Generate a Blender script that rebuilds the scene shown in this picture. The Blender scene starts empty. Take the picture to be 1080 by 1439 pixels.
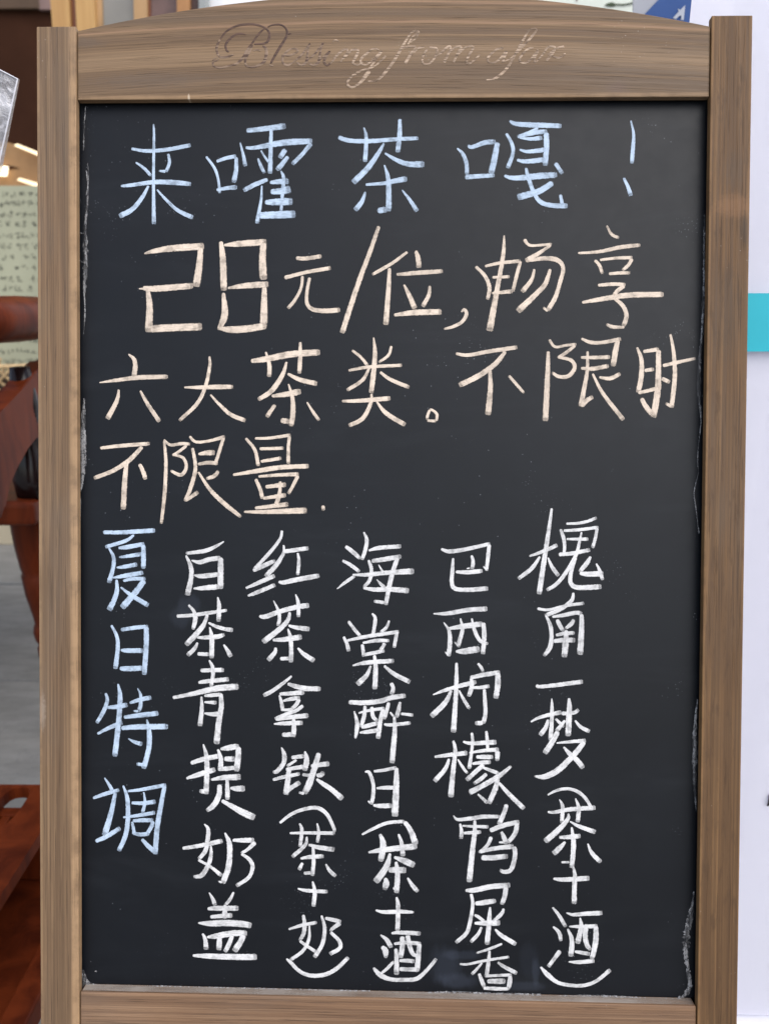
import bpy, bmesh, math, random
from mathutils import Vector, Matrix, noise as mnoise
R = math.radians
random.seed(7)
S = bpy.context.scene
C = S.collection

# ------------------------------------------------------------------ camera, sky, sun, exposure
LEAN = R(15)                 # the sign leans back
YG = 1.085                   # foot of the sign, measured down its slope from the top of the blackboard opening
OW, OH = .53, .7629          # blackboard opening
FX, CX, CY = 1122., 540., 719.5
RV = Matrix(((0.99974522, 0.00545716, -0.02190225), (-0.00594198, 0.9997374, -0.02213204), (0.02177572, 0.02225655, 0.99951511)))
TV = Vector((.00515, .3469, -.66767))
RVI = RV.transposed()
BOARD = Matrix.Translation((0, -YG*math.sin(LEAN), 0)) @ Matrix.Rotation(R(90)-LEAN, 4, 'X')   # sign's foot -> world
PL = BOARD @ Matrix.Translation((0, YG, 0))                                                     # top of opening -> world
CAML = RVI @ (-TV)
cam_mat = PL @ (Matrix.Translation(CAML) @ RVI.to_4x4())
cd = bpy.data.cameras.new('camera'); cam = bpy.data.objects.new('camera', cd); C.objects.link(cam)
cam.matrix_world = cam_mat
cd.sensor_fit = 'VERTICAL'; cd.sensor_height = 36; cd.sensor_width = 27
cd.lens = 36*FX/1439.
cd.clip_start = .02; cd.clip_end = 500
cd.dof.use_dof = True; cd.dof.focus_distance = .675; cd.dof.aperture_fstop = 7.2
S.camera = cam
CAMW = cam_mat.translation.copy()

SUN_EL, SUN_AZ = R(48), R(38)       # sun behind the photographer's right shoulder, behind thin cloud
world = bpy.data.worlds.new('World'); S.world = world; world.use_nodes = True
wn = world.node_tree.nodes; wl = world.node_tree.links
bg = wn['Background']; sky = wn.new('ShaderNodeTexSky'); sky.sky_type = 'NISHITA'; sky.sun_disc = False
sky.sun_elevation = SUN_EL; sky.sun_rotation = R(180)-SUN_AZ; sky.dust_density = 1.5; sky.air_density = 1.0; sky.ozone_density = 2.0
hs = wn.new('ShaderNodeHueSaturation'); hs.inputs['Saturation'].default_value = .62
wl.new(sky.outputs[0], hs.inputs['Color']); wl.new(hs.outputs[0], bg.inputs['Color'])
bg.inputs['Strength'].default_value = .15
sd = bpy.data.lights.new('sun', 'SUN'); sd.energy = 1.5; sd.angle = R(65); sd.color = (1, .955, .89)
sun = bpy.data.objects.new('sun', sd); C.objects.link(sun)
sdir = Vector((math.sin(SUN_AZ)*math.cos(SUN_EL), -math.cos(SUN_AZ)*math.cos(SUN_EL), math.sin(SUN_EL)))
sun.rotation_euler = sdir.to_track_quat('Z', 'Y').to_euler()
S.view_settings.view_transform = 'Standard'; S.view_settings.look = 'None'
S.view_settings.exposure = .86; S.view_settings.gamma = 1
S.render.engine = 'CYCLES'
S.cycles.transparent_max_bounces = 24

# ------------------------------------------------------------------ helpers
def tag(o, label=None, cat=None, group=None, kind=None):
    for k, v in (('label', label), ('category', cat), ('group', group), ('kind', kind)):
        if v: o[k] = v
    return o
def empty(name, loc=(0, 0, 0), rz=0, label=None, cat=None, group=None):
    o = bpy.data.objects.new(name, None); C.objects.link(o); o.location = loc; o.rotation_euler = (0, 0, rz)
    o.empty_display_size = .05
    return tag(o, label, cat, group)
def obj(name, bm, mat, parent=None, smooth=False, loc=None):
    me = bpy.data.meshes.new(name); bm.to_mesh(me); bm.free()
    o = bpy.data.objects.new(name, me); C.objects.link(o)
    for m in (mat if isinstance(mat, (list, tuple)) else [mat]): me.materials.append(m)
    if smooth:
        for p in me.polygons: p.use_smooth = True
    if parent: o.parent = parent
    if loc: o.location = loc
    return o
def box(bm, x0, x1, y0, y1, z0, z1, bev=0, seg=2, mat=0):
    vs = [bm.verts.new((x, y, z)) for x in (x0, x1) for y in (y0, y1) for z in (z0, z1)]
    fs = [bm.faces.new([vs[i] for i in f]) for f in ((0, 1, 3, 2), (4, 6, 7, 5), (0, 4, 5, 1), (2, 3, 7, 6), (0, 2, 6, 4), (1, 5, 7, 3))]
    for f in fs: f.material_index = mat
    if bev:
        es = list({e for f in fs for e in f.edges})
        bmesh.ops.bevel(bm, geom=es, offset=bev, segments=seg, profile=.6, affect='EDGES')
    return vs
def prism(bm, pts, off, bev=0):
    """polygon (list of 3D points) extruded by vector off"""
    a = [bm.verts.new(p) for p in pts]; b = [bm.verts.new(Vector(p)+Vector(off)) for p in pts]
    fs = [bm.faces.new(a), bm.faces.new(list(reversed(b)))]
    n = len(a)
    for i in range(n): fs.append(bm.faces.new((a[(i+1) % n], a[i], b[i], b[(i+1) % n])))
    if bev:
        es = list({e for f in fs[:2] for e in f.edges})
        bmesh.ops.bevel(bm, geom=es, offset=bev, segments=3, profile=.6, affect='EDGES')
    bmesh.ops.recalc_face_normals(bm, faces=bm.faces)
def tube(bm, pts, rads, seg=12):
    rings = []
    for i, p in enumerate(pts):
        p = Vector(p); a = Vector(pts[max(0, i-1)]); b = Vector(pts[min(len(pts)-1, i+1)])
        d = (b-a).normalized(); u = d.orthogonal().normalized() if i == 0 else (u - d*u.dot(d)).normalized()
        w = d.cross(u); r = rads[i] if isinstance(rads, (list, tuple)) else rads
        rings.append([bm.verts.new(p+(u*math.cos(t)+w*math.sin(t))*r) for t in [2*math.pi*k/seg for k in range(seg)]])
    for a, b in zip(rings, rings[1:]):
        for k in range(seg): bm.faces.new((a[k], a[(k+1) % seg], b[(k+1) % seg], b[k]))
    bm.faces.new(list(reversed(rings[0]))); bm.faces.new(rings[-1])
def ray(u, v):
    d = cam_mat.to_3x3() @ Vector(((u-CX)/FX, -(v-CY)/FX, -1)); return d
def hit(u, v, ax, val):
    d = ray(u, v); t = (val-CAMW[ax])/d[ax]; return CAMW + d*t
def onboard(u, v, z):
    """a point traced from the lettering -> flat position on the blackboard (metres, sign's own axes)"""
    d = RVI @ Vector(((u-CX)/FX, -(v-CY)/FX, -1)); t = (z-CAML.z)/d.z; p = CAML + d*t; return p.x, p.y

# ------------------------------------------------------------------ node helpers / materials
class NT:
    def __init__(s, name):
        s.m = bpy.data.materials.new(name); s.m.use_nodes = True; s.n = s.m.node_tree.nodes; s.l = s.m.node_tree.links
        s.b = s.n['Principled BSDF']; s.out = s.n['Material Output']
    def put(s, sock, v):
        if isinstance(v, bpy.types.NodeSocket): s.l.new(v, sock)
        elif isinstance(v, tuple) and len(v) == 3 and sock.type == 'RGBA': sock.default_value = (*v, 1)
        else: sock.default_value = v
    def set(s, k, v): s.put(s.b.inputs[k], v)
    def co(s, kind='Object'):
        return s.n.new('ShaderNodeTexCoord').outputs[kind]
    def map(s, v, scale=(1, 1, 1), loc=(0, 0, 0), rot=(0, 0, 0)):
        m = s.n.new('ShaderNodeMapping'); s.put(m.inputs[0], v)
        m.inputs['Scale'].default_value = scale; m.inputs['Location'].default_value = loc; m.inputs['Rotation'].default_value = rot
        return m.outputs[0]
    def noise(s, v, scale=5, detail=4, rough=.55, dist=0):
        n = s.n.new('ShaderNodeTexNoise'); s.put(n.inputs['Vector'], v); n.inputs['Scale'].default_value = scale
        n.inputs['Detail'].default_value = detail; n.inputs['Roughness'].default_value = rough; n.inputs['Distortion'].default_value = dist
        return n.outputs[0]
    def voro(s, v, scale, out='Distance', rnd=1):
        n = s.n.new('ShaderNodeTexVoronoi'); s.put(n.inputs['Vector'], v); n.inputs['Scale'].default_value = scale
        n.inputs['Randomness'].default_value = rnd; return n.outputs[out]
    def ramp(s, f, stops):
        n = s.n.new('ShaderNodeValToRGB'); s.put(n.inputs[0], f); e = n.color_ramp.elements
        while len(e) < len(stops): e.new(.5)
        for k, (p, c) in zip(e, stops):
            k.position = p; k.color = (c, c, c, 1) if isinstance(c, (int, float)) else (*c, 1)
        return n.outputs[0]
    def rng(s, f, a, b, c=0, d=1, smooth=True):
        n = s.n.new('ShaderNodeMapRange'); n.interpolation_type = 'SMOOTHSTEP' if smooth else 'LINEAR'
        s.put(n.inputs[0], f)
        for i, v in enumerate((a, b, c, d)): n.inputs[1+i].default_value = v
        return n.outputs[0]
    def math(s, op, a, b=0.):
        n = s.n.new('ShaderNodeMath'); n.operation = op; s.put(n.inputs[0], a); s.put(n.inputs[1], b); return n.outputs[0]
    def mix(s, f, a, b, mode='MIX'):
        n = s.n.new('ShaderNodeMix'); n.data_type = 'RGBA'; n.blend_type = mode
        s.put(n.inputs[0], f); s.put(n.inputs[6], a); s.put(n.inputs[7], b); return n.outputs[2]
    def xyz(s, v):
        n = s.n.new('ShaderNodeSeparateXYZ'); s.put(n.inputs[0], v); return n.outputs
    def bump(s, h, dist, strength=1):
        n = s.n.new('ShaderNodeBump'); s.put(n.inputs['Height'], h); n.inputs['Distance'].default_value = dist
        n.inputs['Strength'].default_value = strength; s.l.new(n.outputs[0], s.b.inputs['Normal'])

def plain(name, col, rough=.6, var=.15, scale=8, spec=.4, bump=0):
    t = NT(name); f = t.noise(t.co(), scale, 5, .6)
    c2 = tuple(c*(1-var) for c in col); c1 = tuple(min(1, c*(1+var)) for c in col)
    t.set('Base Color', t.mix(t.rng(f, .3, .7), c2, c1)); t.set('Roughness', rough); t.set('Specular IOR Level', spec)
    if bump: t.bump(f, bump)
    return t.m

def wood(name, horiz, c_dark, c_mid, c_light, seed=0., wear=(), mottle=.0, arch=False, ridge=.6, rough=.62, bands=(), spots=(), gain=(1, 1, 1)):
    """weathered stained fir; grain runs along x (horiz) or y"""
    K = tuple(a*b for a, b in zip((.635, .53, .405), gain)); tone = lambda c: tuple(k*q for k, q in zip(c, K)); c_dark, c_mid, c_light = (tone(c) for c in (c_dark, c_mid, c_light)); bands = [(a, b, e, tone(c)) for a, b, e, c in bands]
    t = NT(name); co = t.co(); x, y, z = t.xyz(co)
    v = co
    if arch:     # growth lines that bow with the board
        q = t.math('MULTIPLY', t.math('MULTIPLY', x, x), .12)
        n = t.n.new('ShaderNodeCombineXYZ'); t.put(n.inputs[0], x); t.put(n.inputs[1], t.math('ADD', y, q)); t.put(n.inputs[2], z); v = n.outputs[0]
    def sc(along, across, loc=0): return t.map(v, (along, across, across) if horiz else (across, along, across), (seed+loc, seed*1.7+loc, seed*.6))
    wob = t.noise(sc(4, 9), 1, 3, .5)
    fine = t.noise(sc(4, 700), 1, 3, .7, .1)
    med = t.noise(sc(1.6, 300, 3), 1, 4, .65, .15)
    big = t.noise(sc(.9, 30, 7), 1, 3, .55, .3)
    pore = t.noise(sc(16, 760, 11), 1, 2, .5)
    mid2 = t.noise(sc(3, 120, 31), 1, 4, .6, .1)
    c = t.mix(t.rng(big, .25, .66), tuple((a+b)/2 for a, b in zip(c_dark, c_mid)), c_mid)
    c = t.mix(t.math('MULTIPLY', t.rng(med, .44, .66), .8), c, c_light)
    c = t.mix(t.math('MULTIPLY', t.rng(mid2, .5, .75), .35), c, c_dark)
    c = t.mix(t.math('MULTIPLY', t.rng(fine, .40, .58, 1, 0), .5), c, tuple(k*.8 for k in c_dark))
    c = t.mix(t.math('MULTIPLY', t.rng(fine, .55, .72), .30), c, tuple(min(1, k*1.15) for k in c_light))
    c = t.mix(t.math('MULTIPLY', t.rng(pore, .60, .70), .55), c, tuple(k*.42 for k in c_dark))
    gl = t.noise(sc(.55, 17, 41), 1, 2, .45, .1); fr = t.math('FRACT', t.math('MULTIPLY', gl, 17.))
    c = t.mix(t.math('MULTIPLY', t.math('MULTIPLY', t.rng(fr, .0, .75), t.rng(fr, .86, 1., 1, 0)), .42), c, tuple(k*.62 for k in c_dark))
    ln = t.noise(sc(.9, 430, 51), 1, 2, .5)
    c = t.mix(t.math('MULTIPLY', t.rng(ln, .53, .63), .42), c, tuple(k*.66 for k in c_dark))
    grey = t.noise(sc(3, 12, 19), 1, 4, .6)
    c = t.mix(t.math('MULTIPLY', t.rng(grey, .48, .72), .3), c, (c_mid[1]*1.12, c_mid[1]*1.0, c_mid[1]*.86))
    pat = t.noise(sc(5, 15, 61), 1, 5, .65)
    c = t.mix(t.math('MULTIPLY', t.rng(pat, .46, .68), .38), c, tuple(k*.72 for k in c_dark))
    if mottle:
        mo = t.noise(sc(38, 190, 23), 1, 5, .62, .2); mo2 = t.noise(sc(7, 26, 27), 1, 3, .6)
        c = t.mix(t.math('MULTIPLY', t.rng(mo2, .45, .7), mottle*.7), c, tuple(k*.8 for k in c_dark))
        c = t.mix(t.math('MULTIPLY', t.rng(mo, .52, .7), mottle), c, tuple(k*.62 for k in c_dark))
    for (pos, wid, amt, col) in bands:     # broad darker / lighter growth bands of this very plank
        a = y if horiz else x
        if arch: a = t.math('ADD', y, t.math('MULTIPLY', t.math('MULTIPLY', x, x), .12))
        a = t.math('ADD', a, t.rng(wob, 0, 1, -.006, .006, False))
        dd = t.math('ABSOLUTE', t.math('SUBTRACT', a, pos))
        c = t.mix(t.math('MULTIPLY', t.rng(dd, 0, wid, 1, 0), amt), c, col)
    for (px_, py_, rx, ry, amt, col) in spots:
        sx_, sy_ = onboard(px_, py_, -.001)
        dx = t.math('DIVIDE', t.math('SUBTRACT', x, sx_), rx); dy = t.math('DIVIDE', t.math('SUBTRACT', y, sy_), ry)
        r = t.math('SQRT', t.math('ADD', t.math('MULTIPLY', dx, dx), t.math('MULTIPLY', dy, dy)))
        r = t.math('ADD', r, t.rng(t.noise(co, 300, 3), 0, 1, -.5, .5, False))
        c = t.mix(t.math('MULTIPLY', t.rng(r, .3, 1.1, 1, 0), amt), c, col)
    dirt = t.noise(t.map(co, (1, 1, 1), (seed, 0, 4)), 38, 5, .65)
    for (pos, wid, amt) in wear:           # rubbed arrises
        a = y if horiz else x
        dd = t.math('ABSOLUTE', t.math('SUBTRACT', a, pos))
        f = t.math('MULTIPLY', t.rng(dd, wid*.3, wid, 1, 0), t.rng(dirt, .3, .6, .35, 1))
        c = t.mix(t.math('MULTIPLY', f, amt), c, tuple(min(1, k*1.45) for k in c_light))
    sp = t.voro(t.map(co, (1, 1, 1), (seed, 2, 3)), 260); sm = t.noise(t.map(co, (1, 1, 1), (seed, 5, 1)), 14, 3)
    c = t.mix(t.math('MULTIPLY', t.rng(sp, .09, .05), t.rng(sm, .60, .68, 0, .6)), c, (.62, .58, .53))
    t.set('Base Color', c); t.set('Roughness', t.rng(fine, .3, .7, rough-.06, rough+.12, False)); t.set('Specular IOR Level', .35)
    h = t.math('ADD', t.math('MULTIPLY', med, ridge), t.math('MULTIPLY', fine, .5))
    h = t.math('SUBTRACT', h, t.math('MULTIPLY', t.rng(pore, .60, .70), .3))
    t.bump(h, .0007, .9)
    return t.m

M = {}
WD, WM, WL_ = (.155, .100, .065), (.245, .165, .110), (.345, .245, .170)
M['stile_l'] = wood('weathered_wood_left', False, (.185, .125, .084), (.265, .185, .122), (.345, .250, .168), 3.1, gain=(1.07, 1.10, 1.14),
                    wear=((-.2675, .0055, .8), (-.298, .003, .5)), mottle=.15, spots=((92, 195, .006, .05, .25, (.10, .07, .05)), (60, 1000, .004, .02, .3, (.4, .33, .27))))
M['stile_r'] = wood('weathered_wood_right', False, (.140, .082, .040), (.212, .130, .064), (.280, .180, .094), 9.4,
                    wear=((.2655, .002, .55), (.298, .0015, .3)), mottle=.6, spots=((1047, 325, .006, .016, .6, (.05, .032, .02)), (1030, 240, .010, .02, .4, (.07, .045, .028)), (1030, 290, .02, .012, .35, (.24, .12, .055)), (1020, 440, .02, .05, .3, (.06, .04, .025))))
M['rail_t'] = wood('weathered_wood_top', True, (.180, .120, .078), (.262, .178, .115), (.335, .235, .155), 5.7, arch=True, ridge=1.0, gain=(1.10, 1.17, 1.24),
                   spots=((862, 134, .008, .0022, .8, (.05, .03, .02)), (868, 122, .012, .007, .35, (.12, .075, .06)), (265, 137, .0012, .004, .8, (.6, .5, .38)), (440, 133, .012, .002, .6, (.12, .06, .03)), (120, 60, .02, .006, .5, (.10, .07, .05)), (210, 112, .06, .008, .35, (.11, .08, .06))),
                   wear=((.0015, .003, .4),),
                   bands=((.020, .012, .5, (.14, .10, .076)), (.038, .012, .45, (.37, .27, .19)), (.054, .0035, .6, (.15, .10, .07)), (.062, .0022, .55, (.38, .25, .18)),
                          (.070, .005, .5, (.17, .125, .098)), (.0785, .002, .6, (.40, .27, .20)), (.087, .005, .5, (.19, .145, .115)), (.0965, .002, .55, (.38, .26, .19))))
M['rail_b'] = wood('weathered_wood_bottom', True, (.200, .125, .085), (.30, .20, .135), (.37, .26, .185), 12.2, ridge=.6, gain=(1.12, 1.14, 1.2))
M['rear'] = wood('weathered_wood_rear', False, WD, WM, WL_, 21.)
M['black'] = plain('rebate_black', (.006, .006, .007), .8, .2)

def board_mat():
    t = NT('blackboard_paint'); co = t.co(); x, y, z = t.xyz(co)
    f1 = t.noise(co, 9, 4, .6); f2 = t.noise(t.map(co, (1, 1, 1), (3, 8, 1)), 60, 5, .7)
    c = t.mix(t.rng(f1, .3, .7), (.0024, .0031, .0050), (.0034, .0043, .0066))
    # wiped chalk haze, faint
    wipe = t.noise(t.map(co, (3, 14, 1), (2, 1, 0), (0, 0, R(24))), 1.6, 5, .65, .6)
    c = t.mix(t.math('MULTIPLY', t.rng(wipe, .5, .85), .012), c, (.42, .46, .52))
    # smudge where something was rubbed out beside the last dish
    def blob(px, py, rx, ry, amt, c, nscale=90):
        bx, by = onboard(px, py, -.012)
        dx = t.math('DIVIDE', t.math('SUBTRACT', x, bx), rx); dy = t.math('DIVIDE', t.math('SUBTRACT', y, by), ry)
        r = t.math('SQRT', t.math('ADD', t.math('MULTIPLY', dx, dx), t.math('MULTIPLY', dy, dy)))
        nn = t.noise(t.map(co, (1, .35, 1), (px, py, 0), (0, 0, R(-25))), nscale, 5, .7)
        r = t.math('ADD', r, t.rng(nn, 0, 1, -.7, .7, False))
        return t.mix(t.math('MULTIPLY', t.rng(r, .45, 1.1, 1, 0), amt*.2), c, (.28, .33, .46))
    for a in ((626, 1355, .014, .020, .16), (640, 1378, .018, .008, .2), (648, 1342, .020, .005, .14), (735, 1386, .022, .005, .15), (742, 1350, .010, .018, .06),
              (265, 852, .012, .012, .14), (252, 868, .01, .01, .10), (752, 1365, .004, .015, .18)):
        c = blob(*a, c)
    # chalk crumbs
    for sc_, th, ms, lo in ((210, .085, 11, .60), (120, .05, 6, .5), (420, .13, 17, .60)):
        d = t.voro(t.map(co, (1, 1, 1), (sc_, 1.3, 0)), sc_); m = t.noise(t.map(co, (1, 1, 1), (sc_*.1, 4, 0)), ms, 3)
        c = t.mix(t.math('MULTIPLY', t.math('MULTIPLY', t.rng(d, th, th*.4), t.rng(m, lo, lo+.1)), .55), c, (.45, .48, .52))
    t.set('Base Color', c)
    t.set('Roughness', t.rng(f2, .3, .7, .41, .46)); t.set('Specular IOR Level', .235)
    t.bump(f2, .00008, .5)
    return t.m
M['board'] = board_mat()

def chalk(name, col, seed):
    """liquid chalk: opaque with a little grain, thinner at the rim of a stroke and where the nib lifts"""
    t = NT(name); uv = t.co('UV'); u, v, _ = t.xyz(uv); co = t.co()
    tipn = t.n.new('ShaderNodeAttribute'); tipn.attribute_name = 'tip'; tip = tipn.outputs['Fac']
    g = t.noise(co, 900, 3, .6); g2 = t.noise(t.map(uv, (.5, 2.6, 1), (seed, 0, 0)), 2.2, 4, .65); g3 = t.noise(co, 140, 4, .6)
    ed = t.math('ABSOLUTE', v)
    ed = t.math('ADD', ed, t.rng(g, .25, .75, -.16, .16, False))
    a = t.rng(ed, .76, 1.06, 1, .0)
    a = t.math('MULTIPLY', a, t.rng(g, .26, .44, .70, 1))
    a = t.math('MULTIPLY', a, t.rng(g2, .32, .58, .62, 1))
    g4 = t.noise(co, 22, 2, .5); a = t.math('MULTIPLY', a, t.rng(g3, .32, .50, .66, 1)); a = t.math('MULTIPLY', a, t.rng(g4, .35, .6, .86, 1))
    ring = t.math('ADD', tip, t.rng(g, .2, .8, -.15, .15, False))
    a = t.math('MULTIPLY', a, t.rng(ring, .45, .85, .50, 1))
    c = t.mix(t.rng(g3, .3, .7), tuple(k*.9 for k in col), col)
    t.set('Base Color', c); t.set('Roughness', .85); t.set('Specular IOR Level', .15); t.set('Alpha', a)
    t.bump(g, .0002, .6)
    return t.m
M['blue'] = chalk('pale_blue_chalk', (.46, .555, .68), 1)
M['peach'] = chalk('peach_chalk', (.69, .57, .465), 2)
M['white'] = chalk('white_chalk', (.66, .645, .64), 3)

# ------------------------------------------------------------------ the sign
sign = empty('chalkboard_sign', label='wooden framed standing blackboard with a chalk tea menu in Chinese handwriting', cat='chalkboard sign')
sign.matrix_world = BOARD
OFF = (0, YG, 0)
X0, X1, XO = -OW/2, OW/2, .2985
def stile(sgn, mat):
    bm = bmesh.new(); a, b = sorted((sgn*OW/2, sgn*XO))
    box(bm, a, b, -YG+.002, .0605 if sgn < 0 else .0655, -.0075, 0, .0011, 2)
    a, b = sorted((sgn*(OW/2+.007), sgn*(XO-.0002)))
    box(bm, a, b, -YG+.002, .0595 if sgn < 0 else .0645, -.026, -.0078)
    return obj('frame_post', bm, mat, sign, loc=OFF)
stile(-1, M['stile_l']); stile(1, M['stile_r'])
# arched top rail
bm = bmesh.new()
def arch_y(x): return .0875 - .0300*abs(x/.265)**1.9
xs = [X0+.0006+(OW-.0012)*i/60 for i in range(61)]
prism(bm, [(x, 0.0, -.0018) for x in (xs[0], xs[-1])]+[(x, arch_y(x), -.0018) for x in reversed(xs)], (0, 0, -.006))
bm2 = [(x, .007, -.0079) for x in (xs[0], xs[-1])]+[(x, arch_y(x)-.0002, -.0079) for x in reversed(xs)]
es = [e for e in bm.edges if all(abs(v.co.z+.0018) < 1e-6 for v in e.verts)]
bmesh.ops.bevel(bm, geom=es, offset=.0009, segments=2, profile=.6, affect='EDGES')
prism(bm, bm2, (0, 0, -.016))
rail_t = obj('top_rail', bm, M['rail_t'], sign, loc=OFF)
bm = bmesh.new(); box(bm, X0+.0006, X1-.0006, -OH-.075, -OH, -.025, -.0012, .0016, 3)
for v_ in bm.verts: v_.co.y -= .0026+.0046*v_.co.x
rail_b = obj('bottom_rail', bm, M['rail_b'], sign, loc=OFF)
tilt = math.atan2(-.004, .53)
# the blackboard itself, tucked into the rebate
bm = bmesh.new(); box(bm, X0-.005, X1+.005, -OH, .005, -.0155, -.012, 0)
for v_ in bm.verts:
    if v_.co.y < -.5: v_.co.y -= .0021+.0046*v_.co.x
panel = obj('blackboard_panel', bm, M['board'], sign, loc=OFF)
bm = bmesh.new(); box(bm, X0-.025, X1+.025, -OH-.06, .06, -.0295, -.0265)
obj('backing_panel', bm, M['black'], sign, loc=OFF)
# rear legs of the A-frame, hinged under the top rail
for sg in (-1, 1):
    bm = bmesh.new(); L = 1.02
    box(bm, sg*.262-.015, sg*.262+.015, -L, .0, -.018, 0, .001)
    o = obj('rear_leg', bm, M['rear'], sign); o.matrix_local = Matrix.Translation((0, YG+.02, -.03)) @ Matrix.Rotation(R(27), 4, 'X')
bm = bmesh.new(); box(bm, -.246, .246, -.82, -.78, -.016, -.002, .001)
o = obj('rear_rail', bm, M['rear'], sign); o.matrix_local = Matrix.Translation((0, YG+.02, -.03)) @ Matrix.Rotation(R(27), 4, 'X')

# ------------------------------------------------------------------ handwriting
def catmull(P, n=7):
    if len(P) < 3:
        a, b = P; return [tuple(a[k]+(b[k]-a[k])*i/n for k in range(3)) for i in range(n+1)]
    out = []; Q = [tuple(2*P[0][k]-P[1][k] for k in range(3))]+P+[tuple(2*P[-1][k]-P[-2][k] for k in range(3))]
    for i in range(1, len(Q)-2):
        for s in range(n):
            t = s/n; r = []
            for k in range(3):
                a, b, c, d = (Q[i+j][k] for j in (-1, 0, 1, 2))
                r.append(.5*((2*b)+(-a+c)*t+(2*a-5*b+4*c-d)*t*t+(-a+3*b-3*c+d)*t**3))
            out.append(tuple(r))
    out.append(P[-1]); return out
def ribbon(bm, pts, z0, hgt, uvl, tipl, jit=.05, cap=True, prof=(-1, -.72, 0, .72, 1)):
    """pts: (x, y, half width) in metres"""
    n = len(pts); ds = [0]
    for a, b in zip(pts, pts[1:]): ds.append(ds[-1]+math.hypot(b[0]-a[0], b[1]-a[1]))
    L = ds[-1]; 
    if L < 1e-5: return
    q = []
    def at(s):
        s = min(max(s, 0), L)
        for i in range(n-1):
            if ds[i+1] >= s:
                t = (s-ds[i])/max(1e-9, ds[i+1]-ds[i]); return [pts[i][k]+(pts[i+1][k]-pts[i][k])*t for k in range(3)]
        return list(pts[-1])
    step = .0011; m = max(6, int(L/step)); we = pts[-1][2]; ws = pts[0][2]
    ss = sorted(set([L*i/m for i in range(m+1)]+[min(L, ws*k) for k in (.0, .12, .35, .7)]+[max(0, L-we*k) for k in (.0, .08, .22, .5)]))
    rows = []; ph = random.uniform(0, 99)
    for s in ss:
        x, y, w = at(s); a = at(s-.0012); b = at(s+.0012); dx, dy = b[0]-a[0], b[1]-a[1]; l = math.hypot(dx, dy) or 1
        nx, ny = -dy/l, dx/l
        j1 = 1+jit*(mnoise.noise(Vector((s*900, ph, 0)))*1.6); j2 = 1+jit*(mnoise.noise(Vector((s*900, ph+50, 0)))*1.6)
        k = 1.
        if cap:
            k = min(k, .35+.65*math.sqrt(min(1, s/(ws*.7+1e-9)))) if s < ws*.7 else k
            e = max(0., L-s)
            if e < we*.5: k = min(k, .62+.38*math.sqrt(e/(we*.5)))
        row = []
        for v in prof:
            ww = w*k*v*(j1 if v > 0 else j2)
            row.append((bm.verts.new((x+nx*ww, y+ny*ww, z0+hgt*(1-abs(v)**2))), s/.01, v, min(s/(ws+1e-9)+.35, (L-s)/(we*1.6+1e-9))))
        rows.append(row)
    for a, b in zip(rows, rows[1:]):
        for i in range(len(prof)-1):
            qd = (a[i], a[i+1], b[i+1], b[i])
            try: f = bm.faces.new([k[0] for k in reversed(qd)])
            except ValueError: continue
            f.smooth = True
            for lp in f.loops:
                for k in qd:
                    if k[0] is lp.vert: lp[uvl].uv = (k[1], k[2]); 
    for row in rows:
        for k in row: k[0][tipl] = k[3]
ZB = -.012
def parse(stroke):
    return [tuple(float(c) for c in p.split()) for p in stroke.split(',')]
def writing(name, strokes, x0, y0, sc, mat, parent, z=ZB, hgt=.00012, wmul=1., label=None, dz=.00002, jit=.05):
    bm = bmesh.new(); uvl = bm.loops.layers.uv.new('UVMap'); tipl = bm.verts.layers.float.new('tip')
    for i, st in enumerate([s for s in strokes.split(';') if s.strip()]):
        P = catmull(parse(st)); q = []
        for (a, b, w) in P:
            u, v = x0+a/sc, y0+b/sc; X, Y = onboard(u, v, z); q.append((X, Y, max(.0004, .5*w*wmul/sc*.000602)))
        ribbon(bm, q, z+.00022+i*dz, hgt, uvl, tipl, jit)
    o = obj(name, bm, mat, parent)
    if label: o['label'] = label
    return o

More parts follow.
